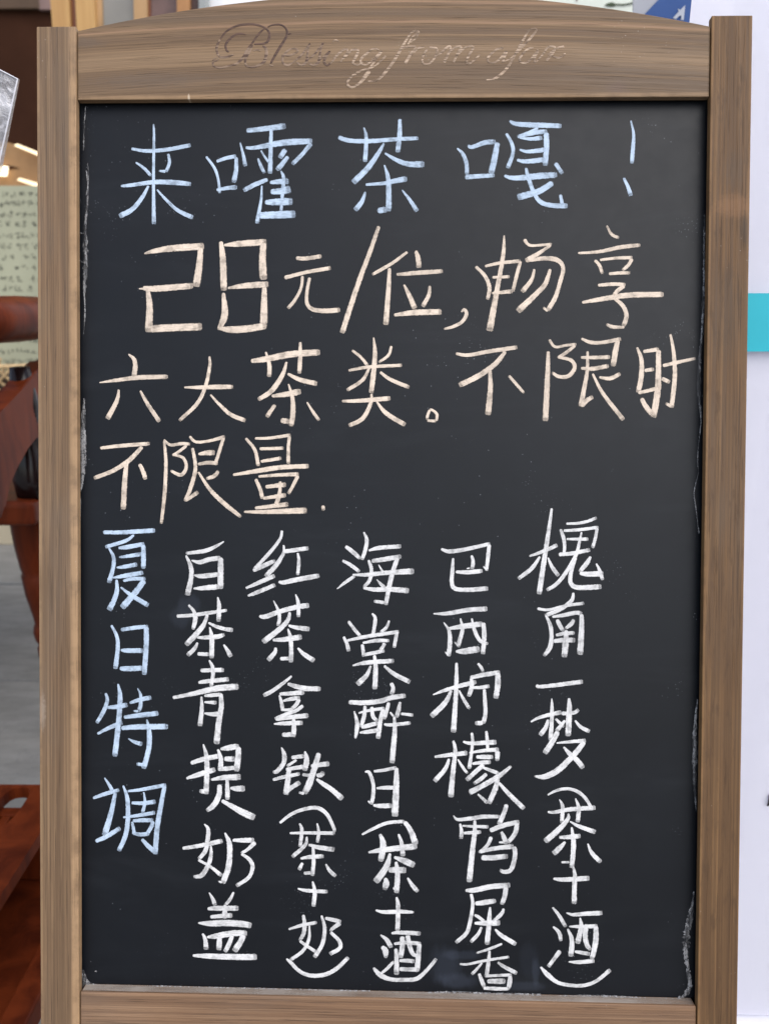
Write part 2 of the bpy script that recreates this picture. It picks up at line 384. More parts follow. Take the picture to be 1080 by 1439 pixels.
TEXT = r'''
@blue 150 150 3.6
来|125 213 14,200 224 20,300 218 22,425 195 22;148 282 10,190 312 16,225 350 18;312 238 14,318 285 18,300 330 20;300 328 18,265 325 10;72 402 12,120 398 20,240 382 24,340 384 28,428 392 22;238 88 8,240 150 14,238 300 16,238 450 18,240 595 24;213 400 12,180 460 22,130 520 26,65 555 30;255 420 8,300 470 16,360 525 20,437 562 26
嚯|503 252 12,545 310 16,565 370 14,572 438 16;555 278 16,600 262 20,655 250 22;655 255 18,655 320 24,642 385 28;555 422 14,610 412 22,660 408 26;706 122 24,800 112 28,905 98 34;675 182 8,690 240 16,702 303 24;702 208 14,750 208 22,900 182 34,1040 175 30;1035 185 26,990 240 22,938 292 24;832 110 18,830 200 22,826 340 26;780 222 8,800 255 12,822 285 14;765 262 10,780 300 18,798 338 18;905 215 26,875 262 30;918 252 20,880 300 28,860 322 24;815 368 20,750 395 26,692 425 24;785 400 8,780 480 16,760 592 24;880 325 8,895 360 20,890 430 20,882 530 16;825 385 18,880 380 30,920 378 36;828 432 26,880 428 36,930 418 44;800 485 24,860 483 38,940 480 38;770 552 36,860 548 40,955 545 40
@blue 450 150 3.6
茶|90 155 22,150 172 24,260 174 24,380 165 22,495 160 20;220 105 8,232 160 20,226 280 24;402 62 18,400 150 26,390 232 26;322 185 12,290 240 24,240 310 30,165 385 34;325 235 10,380 268 22,440 290 28,525 292 36;228 395 14,320 388 20,380 375 28,438 365 30;323 295 8,342 360 24,346 450 30,345 530 30;288 528 30,335 520 34;228 430 10,210 480 24,175 525 30;413 422 8,450 470 18,490 530 26
@blue 700 150 3.6
嘎|-210 210 8,-180 240 20,-162 290 22,-160 345 22;-155 195 14,-135 205 22,-70 182 26,-15 178 26;-5 180 28,-20 260 32,-38 340 34;-170 358 26,-100 352 24,-20 348 22;38 135 14,68 190 20,72 240 20,45 312 24;55 72 12,90 88 24,200 94 28,318 98 24;200 108 14,150 132 16,95 152 16;95 156 12,180 133 24,245 125 24;240 130 28,242 200 30,235 300 28;105 158 10,165 164 20,220 158 26;105 218 10,150 228 20,240 218 28;92 270 14,140 278 24,235 268 28;28 350 14,80 362 26,200 352 34,295 345 30;138 310 14,150 360 22,180 440 22,215 485 24,270 500 26,348 503 28;312 445 16,322 500 22;275 385 30,200 430 34,95 460 36;285 285 22,322 340 22
！|668 70 8,682 140 16,678 220 22,673 288 20;632 360 14,655 410 20,668 452 24
@peach 180 310 3.6
2|55 345 6,85 345 14;82 168 8,130 155 24,230 140 36,385 130 36;368 135 28,360 230 36,345 335 42;75 342 22,140 345 34,330 330 32;100 345 20,110 440 36,105 565 42;110 548 40,230 542 40,375 537 40
8|470 105 22,480 200 34,485 355 36;485 125 12,560 118 32,700 108 34;685 110 32,680 200 38,685 300 42;505 342 12,590 330 30,710 322 34;482 365 18,490 470 38,470 530 30,455 552 14;690 335 24,688 430 36,685 540 42;460 545 16,520 552 36,600 548 38,700 532 36
元|848 190 20,900 192 22,978 180 22;790 290 22,900 262 20,1025 240 22;882 280 16,875 340 16,845 400 18,808 445 20;918 288 16,905 360 18,905 420 20,935 450 24,1000 457 26,1072 452 26
@peach 460 310 4.5
/|325 35 24,268 200 30,190 410 34,92 712 36
位|505 198 18,420 262 22,340 310 24,282 342 20;392 300 22,385 440 32,368 660 38;557 190 20,572 240 34,578 300 34;435 342 18,560 332 30,728 320 28;482 405 12,515 470 30,552 558 36;645 412 16,640 470 26,600 545 30;420 598 20,550 582 38,720 578 38
，|845 580 10,862 562 20,878 590 26,850 640 24,790 672 22,735 686 14
@peach 660 310 3.6
畅|172 75 8,168 170 22,140 330 26,98 560 38;28 232 16,75 280 20,98 340 22,88 400 20;75 232 14,150 215 18,255 205 20;255 205 18,235 280 20,215 360 18;112 288 14,200 284 18;110 368 14,215 358 24;272 95 20,300 125 16,350 125 14,412 120 16;408 125 14,340 170 22,280 205 28;280 205 16,370 192 24,440 200 26,470 240 22,455 310 22,430 390 24,392 455 26;392 460 12,370 440 14;325 245 12,310 300 20,262 362 28;405 245 16,380 320 26,330 375 28,240 460 36
享|690 25 10,715 70 16,752 88 16;545 165 12,650 158 18,760 135 22,860 124 20;630 200 16,655 230 18,668 270 18;655 200 14,740 190 16,820 188 20;818 192 20,800 225 20,770 252 16;700 270 16,760 265 18,808 265 18;645 328 16,720 322 20,785 325 20;780 330 20,745 355 22,725 382 22;565 415 14,650 400 24,800 378 30,978 374 28;722 388 16,770 430 22,790 480 24,775 535 26;780 540 14,720 538 20,688 525 14
@peach 130 470 4.5
六|228 125 10,262 155 26,272 200 32,262 272 38;45 305 8,150 290 24,300 272 32,478 268 30;168 348 14,155 420 28,95 535 36;303 355 14,350 440 26,425 552 30
大|580 335 12,680 335 26,800 332 32,890 332 28;740 138 14,742 200 22,715 330 26,660 440 26,550 545 24;745 380 12,810 450 22,880 510 28,968 545 30
@peach 340 470 3.6
茶|45 135 22,120 125 32,250 100 36,395 90 34;120 88 10,138 150 22,138 215 26;295 38 14,294 120 24,290 198 22;226 138 12,205 205 24,150 285 28,82 330 22;230 198 14,290 228 24,380 250 28;150 312 16,230 302 30,298 288 34;235 250 8,255 320 22,258 400 28,248 465 26;195 435 30,240 440 30;168 355 20,125 418 24;328 342 8,355 385 16,390 435 18
类|556 80 14,600 115 16,635 158 18;665 15 8,672 100 24,662 220 28,652 298 26;755 58 14,740 105 16,690 142 14;537 183 14,640 165 18,808 156 18;645 165 12,610 230 20,530 283 20;697 190 14,750 228 20,845 268 22;505 338 14,600 335 22,750 323 26;655 300 12,650 350 20,610 425 24,540 462 22;680 340 10,730 400 24,825 458 26
。|950 380 14,938 408 16,935 432 16;935 436 14,980 438 16;982 438 14,985 405 16,965 385 14,948 378 12
@peach 620 460 2.919
不|58 108 12,110 114 16,200 98 18,310 82 18;262 98 16,220 150 22,150 200 24,72 238 24;198 175 14,200 250 22,190 360 28;275 198 12,305 232 14,338 270 12
限|440 50 12,465 80 12,510 74 12,552 70 14;548 74 12,510 104 15,475 125 12;476 122 12,530 135 16,545 165 18,520 200 18,480 202 16,452 185 12;437 98 14,434 200 22,425 385 26;572 46 10,610 62 16,660 62 16,735 48 18;722 52 20,712 100 24,702 160 24;570 124 12,630 124 16,690 122 18;570 168 12,620 170 18,685 158 18;598 98 10,596 180 16,582 260 20,570 325 24;570 325 22,595 300 20,620 285 18;645 205 10,690 210 18,732 190 18;618 190 10,660 270 16,745 380 20
时|800 82 10,818 130 18,818 200 22,805 268 22;825 100 14,890 90 18;888 92 22,888 180 24,885 260 28,868 370 26;830 178 14,870 172 18;805 270 14,895 248 18;818 290 18,840 330 22,868 362 22;905 158 14,960 145 16,1040 128 12;937 28 10,950 100 16,955 200 20,942 330 20;942 325 16,918 312 12;900 210 18,935 225 18
@peach 120 600 3.086
不|65 92 14,150 82 18,280 72 18;248 85 18,190 145 22,120 190 20,38 222 18;180 150 18,172 230 24,165 358 26;235 160 16,250 190 20,262 228 20
限|340 55 10,370 78 14,420 72 16,455 75 14;440 80 14,405 108 14,378 124 12;378 118 12,425 135 14,438 175 16,415 208 18,370 190 12;342 60 12,350 150 16,345 280 18,330 420 14;452 40 12,480 65 14,540 60 14,605 42 18;600 45 16,580 110 16,562 165 18;490 118 12,530 112 24,562 112 26;488 162 12,530 155 18,575 158 18;465 90 14,478 180 18,455 270 20,432 322 16;435 320 14,490 282 20;578 190 16,560 212 20,525 225 14;490 195 10,540 270 18,600 330 22,675 390 16
量|695 48 12,735 100 16,750 170 18;735 50 12,800 48 14,890 35 16;885 40 16,880 90 16,880 160 18;755 95 14,860 92 16;760 150 14,850 135 18;640 208 12,750 190 22,850 175 22,968 170 22;738 225 14,758 270 18,768 312 18;750 215 12,840 208 16,925 205 20;922 210 18,900 255 16,880 290 16;780 260 16,870 250 24;770 310 14,870 295 22;845 235 12,842 290 18,825 345 22;735 352 14,880 335 24;688 368 10,780 368 20,960 362 30
.|1028 340 16,1033 362 18
@blue 120 730 6
夏|150 108 34,300 108 38,590 92 42;412 130 20,340 180 34,170 232 34;200 240 18,240 320 34,235 410 38,200 535 44;280 240 22,360 232 42,500 205 36;488 210 38,492 300 46,490 415 42;285 318 16,340 312 30,475 292 40;265 405 14,320 400 34,440 378 40;230 492 14,330 475 40,490 448 40;265 505 22,268 600 40,240 690 48,200 765 58;320 518 24,400 500 34,510 500 36;500 510 50,420 620 56,310 745 60;300 570 14,370 625 34,450 675 42,535 725 44
日|220 890 20,265 980 32,275 1080 38,255 1260 46;300 930 34,400 915 38,530 900 34;515 900 46,515 1050 48,498 1310 44;300 1100 18,350 1105 42,490 1105 44;290 1255 30,350 1258 48,490 1252 46
@blue 120 950 5.535
特|160 130 20,172 190 32,140 280 36,90 365 32;170 245 24,250 238 40,330 222 40;255 60 14,272 150 40,265 300 46,245 500 46,230 625 48;95 450 20,180 405 34,290 360 40;345 210 20,420 185 36,515 165 38;408 95 8,432 150 26,430 230 34,415 275 34;415 275 24,375 270 16;300 320 30,420 305 40,570 288 44;280 405 34,400 395 46,645 392 48;480 335 14,498 430 40,495 560 44,455 720 44;455 690 34,400 682 26;335 485 10,380 510 28,445 530 42
调|150 790 12,190 850 28,215 900 34;60 950 24,150 918 34,265 885 32;235 905 30,200 1070 44,150 1240 54;80 1285 30,160 1250 40,275 1180 36;295 850 14,328 950 36,332 1120 40,310 1250 40,260 1360 38;330 895 18,450 880 30,630 845 34;618 850 36,590 1000 40,560 1180 44,545 1385 44;360 985 24,450 988 34,548 975 40;455 900 12,465 980 26,445 1065 32;295 1098 16,400 1085 30,545 1060 34;365 1130 20,375 1180 28,385 1235 30;370 1125 24,450 1120 36,530 1120 34;530 1125 34,515 1170 34,480 1230 34;365 1215 20,420 1230 34,500 1225 34;440 1265 26,490 1320 40,550 1370 44
@white 235 740 7.19
白|575 150 14,490 200 36,380 245 46,190 270 34;190 290 20,235 390 48,245 500 52,205 695 66;245 340 14,330 360 48,430 330 52,540 320 56;540 310 56,540 450 64,538 630 66;270 490 16,350 500 52,530 480 52;265 625 18,370 620 52,530 605 60
茶|95 905 38,250 895 40,430 870 42,605 845 32;215 790 24,270 855 38,285 930 52,262 1040 40;510 710 14,525 800 46,520 960 50;410 880 30,370 990 50,290 1090 60,190 1195 62;415 970 20,500 1010 40,590 1035 44,665 1045 52;300 1120 20,380 1120 44,500 1112 54,580 1092 40;430 1015 14,450 1110 50,452 1220 54,450 1330 54;305 1285 40,430 1290 44;310 1170 24,275 1235 46,205 1300 50;570 1190 18,610 1250 42,645 1315 56
@white 235 910 5.757
青|268 185 34,460 180 40;252 285 20,300 275 36,500 255 40;340 100 14,368 160 34,370 230 34,355 315 36;45 405 28,200 375 40,400 330 54,578 315 56;278 395 18,280 500 36,265 635 46;300 390 20,360 385 34,440 378 34;435 370 34,438 480 46,418 600 50,400 780 56;300 440 16,400 445 40;300 530 14,360 538 36,440 535 46
提|190 935 34,300 900 44,430 875 44;292 780 12,318 880 40,322 1000 46,315 1185 48;310 1165 44,262 1160 34;155 1058 22,260 1025 46,390 985 44;410 820 20,435 900 40,430 990 50;430 820 20,500 810 52,580 795 44;575 800 52,575 880 52,560 1000 54;460 900 40,550 900 52;410 985 28,480 978 40,560 970 34;355 1068 20,450 1052 44,595 1045 60;485 1065 28,488 1150 40,488 1230 38;510 1135 20,560 1140 48,630 1138 56;425 1105 40,420 1190 48,380 1270 50,320 1320 34;440 1235 30,520 1280 44,610 1330 60,708 1375 62
@white 235 1150 6.54
奶|340 50 10,378 100 38,370 210 46,350 300 44,290 375 36;285 380 26,400 445 30,500 525 44;140 275 34,300 250 42,510 205 50;400 240 14,405 310 34,385 410 44,320 520 48,240 535 30;530 130 16,570 220 50,575 340 56,560 460 60,510 595 56;505 590 24,470 575 16;600 200 28,700 200 48,800 200 50;810 215 50,745 280 34,680 320 30;680 325 24,750 370 38,785 440 42,750 540 38,635 620 40
盖|385 680 10,420 740 36,440 800 44;612 675 20,580 740 34,530 800 34;370 830 30,450 825 50,655 825 54;395 905 34,500 895 44,600 890 50;530 790 20,530 850 50,530 920 50;285 960 16,400 965 60,550 960 66,700 970 66,775 985 60;325 1055 20,350 1110 40,360 1205 54;365 1090 20,450 1080 56,600 1055 62,735 1055 56;480 1060 40,480 1130 54,475 1210 52;600 1070 40,570 1150 46,530 1225 46;705 1065 56,670 1140 60,615 1220 66;235 1258 24,350 1262 50,550 1270 60,825 1272 64
@white 335 730 6.85
红|420 105 26,400 190 32,300 320 38,150 480 34;140 495 34,230 450 50,355 395 40;435 245 18,435 320 32,370 430 48,260 550 48;70 662 22,180 615 42,350 540 44;90 735 20,170 705 42,355 628 40;425 310 40,500 300 44,675 275 44;570 320 18,582 400 36,570 535 34;385 600 24,440 605 46,580 575 52,780 540 50
茶|200 930 26,260 935 50,400 885 50,550 845 52,680 825 56;338 780 10,385 880 34,395 960 38,380 1025 40;550 720 12,575 800 38,578 940 38;495 890 26,475 970 46,390 1060 54,235 1180 60;480 1020 22,560 1040 44,685 1055 54;330 1160 24,430 1155 50,610 1130 60;475 1050 14,500 1130 42,508 1240 46,505 1375 48;400 1340 38,500 1335 38;360 1230 24,350 1280 44,285 1355 56;570 1235 20,630 1295 44,730 1360 56
@white 345 930 6.54
拿|425 130 20,340 200 36,250 265 40,165 310 42;385 200 30,470 228 48,560 245 52,690 248 48;310 295 30,420 290 44,540 278 50;310 305 18,330 370 36,340 445 36;345 360 20,420 340 40,500 330 44;495 340 44,460 400 40,420 430 30;325 440 24,400 440 30,445 430 24;530 400 34,460 450 38,370 480 36,270 525 36;275 530 30,400 510 46,578 492 50;260 570 16,350 565 40,525 560 48;440 500 30,445 600 48,440 690 48;335 670 44,440 665 50
铁|330 785 12,355 850 44,350 930 46,290 1005 44,250 1012 24;420 880 36,540 865 44;545 820 16,562 900 54,540 1000 56;470 900 24,380 960 30;370 990 36,540 960 44;250 1085 28,340 1060 38,500 1028 36;400 975 44,390 1080 54,370 1220 60;360 1205 48,430 1150 44,500 1105 50;675 835 46,650 920 56,620 1020 60,580 1130 66,540 1210 60;540 1210 34,490 1200 22;600 960 40,680 945 46,770 935 54;650 1045 36,700 1035 50,710 1005 34;650 1075 24,720 1125 46,800 1180 50,890 1260 60;520 1035 30,620 1045 34
@white 375 1120 5.33
（|95 195 20,180 130 28,280 90 30,380 82 34,450 130 32,500 230 28,505 260 26
茶|170 270 18,300 268 26,510 270 32;245 195 14,262 250 30,248 375 28;375 195 12,388 260 26,378 340 28;300 295 14,285 360 30,190 448 34;310 355 18,380 375 36,505 393 40;250 460 18,320 448 34,425 442 34;345 370 22,350 480 32,340 590 32;275 570 26,340 565 28;268 490 22,240 545 36;440 500 14,470 550 30,515 592 32
+|230 685 12,300 700 30,455 708 30;342 630 14,358 710 34,348 820 36
奶|272 880 22,282 950 34,275 1020 34,245 1075 26;245 1075 24,300 1115 26,370 1160 28;162 990 18,260 960 28,375 938 28;318 960 12,315 1060 26,270 1150 28,175 1220 30;408 885 18,432 980 30,415 1100 32,355 1200 36;435 905 24,500 920 34,555 935 34;550 940 40,490 985 28,475 1005 26;475 1010 26,540 1075 32,545 1130 34,470 1175 34
）|145 1210 12,180 1240 30,240 1300 30,320 1335 34,430 1330 36,520 1285 34,610 1200 32
@white 465 730 5.995
海|120 225 30,180 270 40,245 330 32;275 105 14,300 170 34,290 250 36,260 340 32;95 345 22,160 380 34,240 440 32;50 585 8,120 530 30,200 475 28;315 262 16,400 240 38,590 225 38;315 340 24,340 420 34,325 510 34,275 570 26;340 350 34,450 335 44,590 310 40;560 320 40,520 440 42,490 560 44,460 720 36;450 700 34,360 688 28;180 465 14,300 465 36,450 450 40,600 440 50,698 435 56;400 380 8,425 425 20,450 455 26;385 505 8,425 550 30,460 580 34;270 575 24,370 590 40,500 588 44,655 600 52
棠|345 790 16,372 840 34,350 990 32;145 855 26,200 930 32,250 985 30;490 850 20,465 910 30,415 950 26;105 985 24,135 1050 34,148 1110 36;135 1020 22,300 985 34,570 945 34;555 940 34,545 1000 34,530 1080 32;265 1040 20,380 1020 34,490 1020 30;262 1050 30,270 1100 32,275 1155 32;455 1040 30,410 1110 34;275 1140 30,350 1125 34,450 1105 34;180 1230 14,300 1205 40,530 1190 40;365 1140 26,375 1250 42,368 1430 48;335 1230 20,300 1310 40,220 1390 54;445 1230 22,530 1300 40,665 1370 44
@white 465 950 6.54
醉|160 240 44,300 245 50,450 230 50,570 195 50,685 180 46;212 320 14,238 420 40,235 500 42,222 575 20;250 340 18,350 315 30,490 295 34;312 270 30,305 360 40,275 470 40;375 280 36,385 370 40,425 410 34;480 300 40,455 400 44,430 575 50;275 470 34,340 455 44,430 430 40;260 520 16,330 512 40,450 495 44;550 60 40,570 110 40,555 170 50;530 240 34,510 320 40,485 395 44;635 235 24,620 310 44,600 380 40;540 330 20,580 375 24;640 345 26,755 358 34;485 440 20,540 448 34,730 430 36;580 370 26,585 500 46,572 650 54,560 800 52
日|310 880 16,350 885 34,385 980 36,388 1080 40,370 1180 38;340 1145 14,360 1170 20;390 875 24,480 865 34,600 840 34;600 840 34,600 950 56,595 1100 64,585 1290 70;415 1030 20,500 1025 40,590 1025 40;385 1185 20,450 1192 46,560 1190 50
@white 490 1140 5.535
（|100 182 16,200 130 28,300 90 30,430 78 30;430 78 34,480 150 46,520 260 56
茶|150 320 18,230 305 40,350 290 48,530 270 52;240 175 22,265 240 50,262 310 54,245 390 46;385 175 18,410 250 34,420 350 44;320 325 20,300 410 50,260 480 56,205 550 60;350 355 22,430 385 52,510 420 56;305 455 44,370 455 52,445 458 54;365 390 24,378 480 44,370 635 44;345 590 24,370 610 40;285 515 20,290 560 56,275 610 36;455 515 16,490 570 34,535 625 36
+|207 768 14,270 783 32,400 780 36,505 785 20;370 665 16,382 740 38,378 930 40
酒|245 960 14,295 1000 36,330 1060 40;255 1050 30,285 1085 50,285 1140 30;245 1265 20,300 1220 28,350 1165 24;330 948 18,400 942 34,558 950 38;365 1065 26,370 1150 38,370 1270 46;350 1030 22,450 1020 34,560 1030 36;415 970 40,415 1050 44,400 1140 44;455 960 40,470 1040 40,500 1110 36,545 1120 30;548 1025 36,540 1120 44,530 1240 46;390 1160 24,450 1160 34,510 1165 36;390 1225 34,545 1230 40
）|190 1215 20,240 1270 44,320 1305 36,430 1310 36,530 1300 36,610 1230 32,680 1145 30
@white 590 750 5.14
巴|150 110 18,210 128 32,330 112 32,505 72 28;498 75 28,490 160 30,478 268 26;480 262 14,455 235 12;238 175 18,232 270 30,228 350 32,250 395 34,340 405 34,490 395 38;370 155 18,382 200 28,375 255 30;255 275 22,340 278 34,450 268 34;335 252 10,360 248 14
西|95 578 10,200 575 32,350 550 36,485 542 40;170 640 8,208 700 26,215 780 36,205 885 34;205 880 20,180 852 10;205 685 20,300 670 40,450 650 42;290 610 12,305 690 28,285 770 34,275 820 26;275 812 16,248 782 12;372 610 14,390 690 28,430 770 30,490 795 24;455 640 34,462 740 36,452 870 34;255 850 18,320 848 48,430 832 52
柠|92 1163 10,180 1130 28,300 1095 34,405 1070 36;262 930 20,262 1050 32,255 1200 36,240 1435 44;225 1130 20,180 1220 40,80 1320 44;280 1130 12,310 1190 24,355 1262 30;415 935 18,440 965 24,455 1000 22;360 1040 30,450 1020 36,575 1000 34;368 1040 24,372 1100 34,350 1175 34;558 1000 40,560 1080 44,545 1190 42;360 1110 20,430 1110 26,500 1100 32;462 1120 24,468 1220 32,470 1300 32,455 1370 36;455 1365 36,395 1368 34
@white 590 1010 6.257
檬|125 335 24,250 318 40,415 300 46;290 190 22,308 280 38,290 450 46,268 690 56;255 350 24,220 440 40,125 550 48;330 355 14,370 420 28,415 480 26;375 200 20,450 215 36,670 205 48;453 120 26,460 200 30,450 300 30,430 440 40;580 105 24,590 200 34,592 280 24;430 300 20,550 280 34,690 270 44;680 280 50,675 370 40;490 335 30,560 335 44,640 335 40;455 395 24,530 385 36,620 380 40;560 400 40,480 470 44,405 540 44;585 480 34,530 530 40,470 570 34;430 650 56,560 580 50,680 510 50,800 415 24;545 425 20,610 450 34,690 480 36;685 500 40,660 610 50,600 745 50;505 660 18,550 700 30,590 740 34;690 560 24,760 640 40,830 710 44,912 790 46
鸭|290 850 10,330 885 30,450 875 40,560 860 40,700 860 34;350 920 20,362 980 34,360 1055 40;370 940 16,450 945 26,600 950 36;380 1005 24,460 1000 36,535 995 36;480 890 26,478 1000 44,460 1150 50,430 1435 58;760 750 40,735 830 44,690 930 48;610 985 44,720 940 48,870 905 44;850 910 44,835 1000 46,770 1090 40;710 990 24,735 1040 44,755 1100 44;690 1085 18,740 1085 24;625 1035 36,590 1110 34,515 1175 24;520 1170 34,620 1145 40,720 1130 44,820 1120 50;825 1120 44,832 1200 44,800 1320 44,740 1345 40,700 1325 30;535 1220 50,640 1220 52,770 1205 46
@white 600 1200 6.75
屎|360 345 30,450 342 54,600 310 56,785 295 54;745 305 50,735 390 50,705 480 44;415 375 30,430 480 36,405 640 40,370 750 42,270 840 40;450 470 40,540 460 56,650 442 46;445 575 24,490 600 36,545 645 34;725 515 24,700 570 40,620 640 34;595 500 20,588 600 46,580 700 50,565 860 54;445 655 26,560 655 54,690 650 60;515 690 24,480 760 36,410 835 40;640 710 20,700 770 44,840 855 50
香|710 850 24,600 895 30,465 940 22;305 1042 20,380 1045 26,550 1010 30,775 975 28;590 915 24,580 1020 40,560 1170 44;520 1030 20,470 1090 30,420 1140 34;665 1025 26,740 1075 40,850 1130 44;490 1130 30,515 1200 44,540 1260 40;550 1155 30,680 1150 30,800 1145 34;785 1150 40,780 1220 50,765 1280 40;565 1205 40,650 1205 56,740 1205 56;530 1270 34,650 1275 40,775 1278 30
@white 715 700 5.995
槐|168 490 18,280 450 34,405 395 36;357 85 22,335 250 34,300 480 44,250 810 48;260 490 20,190 590 38,75 680 34;325 500 14,360 580 34,415 655 38;478 215 20,570 212 26,660 195 28,735 165 28;430 260 24,455 330 34,465 400 30,460 470 28;455 275 24,600 265 30,750 245 28;738 250 30,725 330 30,700 420 32;480 345 20,570 345 26,665 345 36;415 475 34,530 465 36,680 435 38;608 285 14,590 370 26,560 480 34,480 620 36,400 720 36,315 775 34;560 500 24,520 620 36,515 710 40,560 750 44,660 752 46,775 745 46;685 490 20,650 550 44,590 620 34;590 630 30,660 640 46,790 635 54;730 550 14,760 610 30,785 690 34
南|235 930 28,330 940 24,480 905 28,630 885 30;540 795 20,525 860 36,440 930 38,300 990 38;305 985 18,345 1070 36,355 1170 38,340 1260 44,290 1330 30;360 1000 20,460 985 36,560 965 38,610 975 40;608 975 36,608 1100 48,595 1320 58;400 1020 34,430 1080 40,455 1120 34;545 1020 30,520 1060 40,470 1100 24;390 1155 24,460 1140 36,550 1135 34;370 1205 34,450 1195 44,555 1195 46;478 1110 30,475 1200 54,462 1340 56
@white 735 940 8.465
一|145 195 40,200 210 46,400 190 54,705 150 58
梦|85 630 20,180 580 40,330 540 54,450 515 60;450 530 50,600 520 50,655 480 50;335 350 14,338 460 44,335 620 52,320 850 60;295 600 34,260 700 56,195 790 64;540 345 30,545 450 64,538 600 74,530 800 72;380 590 30,430 640 40,480 690 40;495 610 34,430 690 50,390 740 60;410 740 60,350 850 70,250 1005 76;610 610 24,680 690 46,785 745 52;390 880 20,550 865 40,740 850 54;725 860 60,640 970 70,540 1080 74,400 1210 80,250 1280 70,130 1275 24;475 925 24,550 1010 60,640 1090 66,710 1180 66
@white 745 1090 7.574
（|180 205 20,280 155 34,400 138 36,510 175 40,590 250 40,650 350 36
茶|180 385 22,250 388 40,400 360 50,550 348 52,690 340 54;305 250 10,340 330 44,330 500 44;475 240 14,510 340 46,500 495 50;400 400 20,395 460 44,290 580 66,150 700 66;415 485 14,520 540 44,690 600 56;300 655 34,400 652 50,530 640 54;435 545 24,455 700 56,450 830 56,435 980 54;325 920 24,420 918 28;370 700 24,310 765 60,240 830 66;605 720 16,650 820 46,745 920 56
+|240 1095 24,350 1105 52,625 1090 62;450 960 20,470 1060 48,465 1200 56,462 1365 60
@white 745 1250 8.308
酒|255 205 26,330 300 44,410 435 50;260 430 24,330 500 50,355 600 44;345 710 60,280 800 50,205 900 52;415 270 14,500 292 44,650 280 56,835 272 60;430 455 26,475 560 54,480 660 64,465 780 70;445 430 20,550 430 44,650 430 50,780 425 56;575 325 16,590 420 54,570 520 64,545 630 74;650 400 60,635 540 66,660 650 60,700 700 50;760 420 56,760 560 70,740 700 66,710 810 60;510 720 30,600 735 50,690 750 50;440 840 16,560 845 50,745 830 50
）|115 900 24,190 985 60,300 1075 50,420 1110 46,600 1120 48,760 1070 46,930 935 54
'''
cname = {'blue': 'pale blue', 'peach': 'peach', 'white': 'white'}
cur = None
for line in TEXT.strip().split('\n'):
    if line[0] == '@':
        a = line[1:].split(); cur = (a[0], float(a[1]), float(a[2]), float(a[3])); continue
    ch, st = line.split('|', 1)
    writing('chalk_character', st, cur[1], cur[2], cur[3], M[cur[0]], panel, label='%s chalk %s' % (cname[cur[0]], ch), hgt=.00010)

# ------------------------------------------------------------------ peeled protective film and dust along the blackboard's rim
def film_mat():
    t = NT('torn_film'); co = t.co(); g = t.noise(co, 420, 4, .7); g2 = t.noise(t.map(co, (6, 1, 1)), 60, 4, .6)
    t.set('Base Color', t.mix(t.rng(g, .3, .7), (.17, .17, .18), (.38, .37, .37))); t.set('Roughness', .45)
    t.set('Alpha', t.math('MULTIPLY', t.rng(g2, .35, .66, .1, .75), t.rng(g, .3, .5, .35, 1))); t.bump(g, .0006, 1)
    return t.m
M['film'] = film_mat()
FILM = ['122 240 2,124 262 2.2,123 290 3,120 318 4;120 318 3,121 345 6,121 375 6,119 412 5;119 412 2,120 440 2,118 470 1.5;112 328 1.6,122 329 2;112 366 1.6,122 371 2.6;121 150 1.2,119 180 1.6,118 212 1.5;124 230 1.2,125 255 1.5,122 275 1.5',
        '119 560 2,118 580 5,117 610 8,118 640 8,117 665 6,114 690 3;114 700 1.5,113 745 1.5',
        '117 1362 3,118 1373 9,119 1380 14,127 1384 9,142 1386 3;134 1364 1.5,137 1364 2',
        '150 1386 2,200 1386 3,230 1386 4,275 1388 4,330 1388 2.5,400 1390 3,520 1392 2;600 1394 2,640 1394 4,700 1396 3,760 1398 5;780 1400 4,820 1400 6,860 1400 4,900 1402 3;880 1402 3,930 1404 4,950 1404 5,962 1396 6,968 1384 7,966 1365 5,963 1345 6,963 1320 9,968 1292 8,972 1272 4,974 1252 2;972 1384 3,967 1386 4',
        '989 302 2,988 350 3,988 400 3,987 435 5,985 470 3,982 505 4,981 545 5,984 592 2;984 592 1.4,979 640 1.5,980 665 1.4',
        '980 664 1.3,974 692 1.8,976 710 1.8,981 750 1.4;979 982 1.3,976 1010 4,975 1055 7,975 1095 5,977 1140 1.4']
for i, s in enumerate(';'.join(FILM).split(';')):
    bm = bmesh.new(); uvl = bm.loops.layers.uv.new('UVMap'); tipl = bm.verts.layers.float.new('tip')
    if True:
        q = []
        for (u, v, w) in catmull(parse(s)):
            X, Y = onboard(u, v, ZB); q.append((X, Y, .5*w*.0006))
        ribbon(bm, q, ZB+.0006+i*.00001, .0007, uvl, tipl, .55)
    for v_ in bm.verts:
        v_.co.z += .0005*mnoise.noise(v_.co*900)
    obj('peeling_film', bm, M['film'], panel)
# chalk dust lying on the ledge of the bottom rail
t = NT('chalk_dust'); g = t.noise(t.map(t.co(), (.4, 1, 2)), 60, 3, .5); g1 = t.noise(t.map(t.co(), (1, .1, 1)), 14, 4, .6)
t.set('Base Color', (.50, .45, .40)); t.set('Roughness', .95); t.set('Specular IOR Level', .1)
t.set('Alpha', t.math('MULTIPLY', t.rng(g, .3, .7, .4, .65), t.rng(g1, .3, .65, .45, 1)))
bm = bmesh.new(); vs = [bm.verts.new(p) for p in ((X0+.002, -OH-.00235-.0046*.263*-1, -.0118), (X1-.002, -OH-.00235-.0046*.263, -.0118), (X1-.002, -OH-.00235-.0046*.263, -.003), (X0+.002, -OH-.00235+.0046*.263, -.003))]
bm.faces.new(vs); o = obj('chalk_dust', bm, t.m, rail_b); o['kind'] = 'stuff'

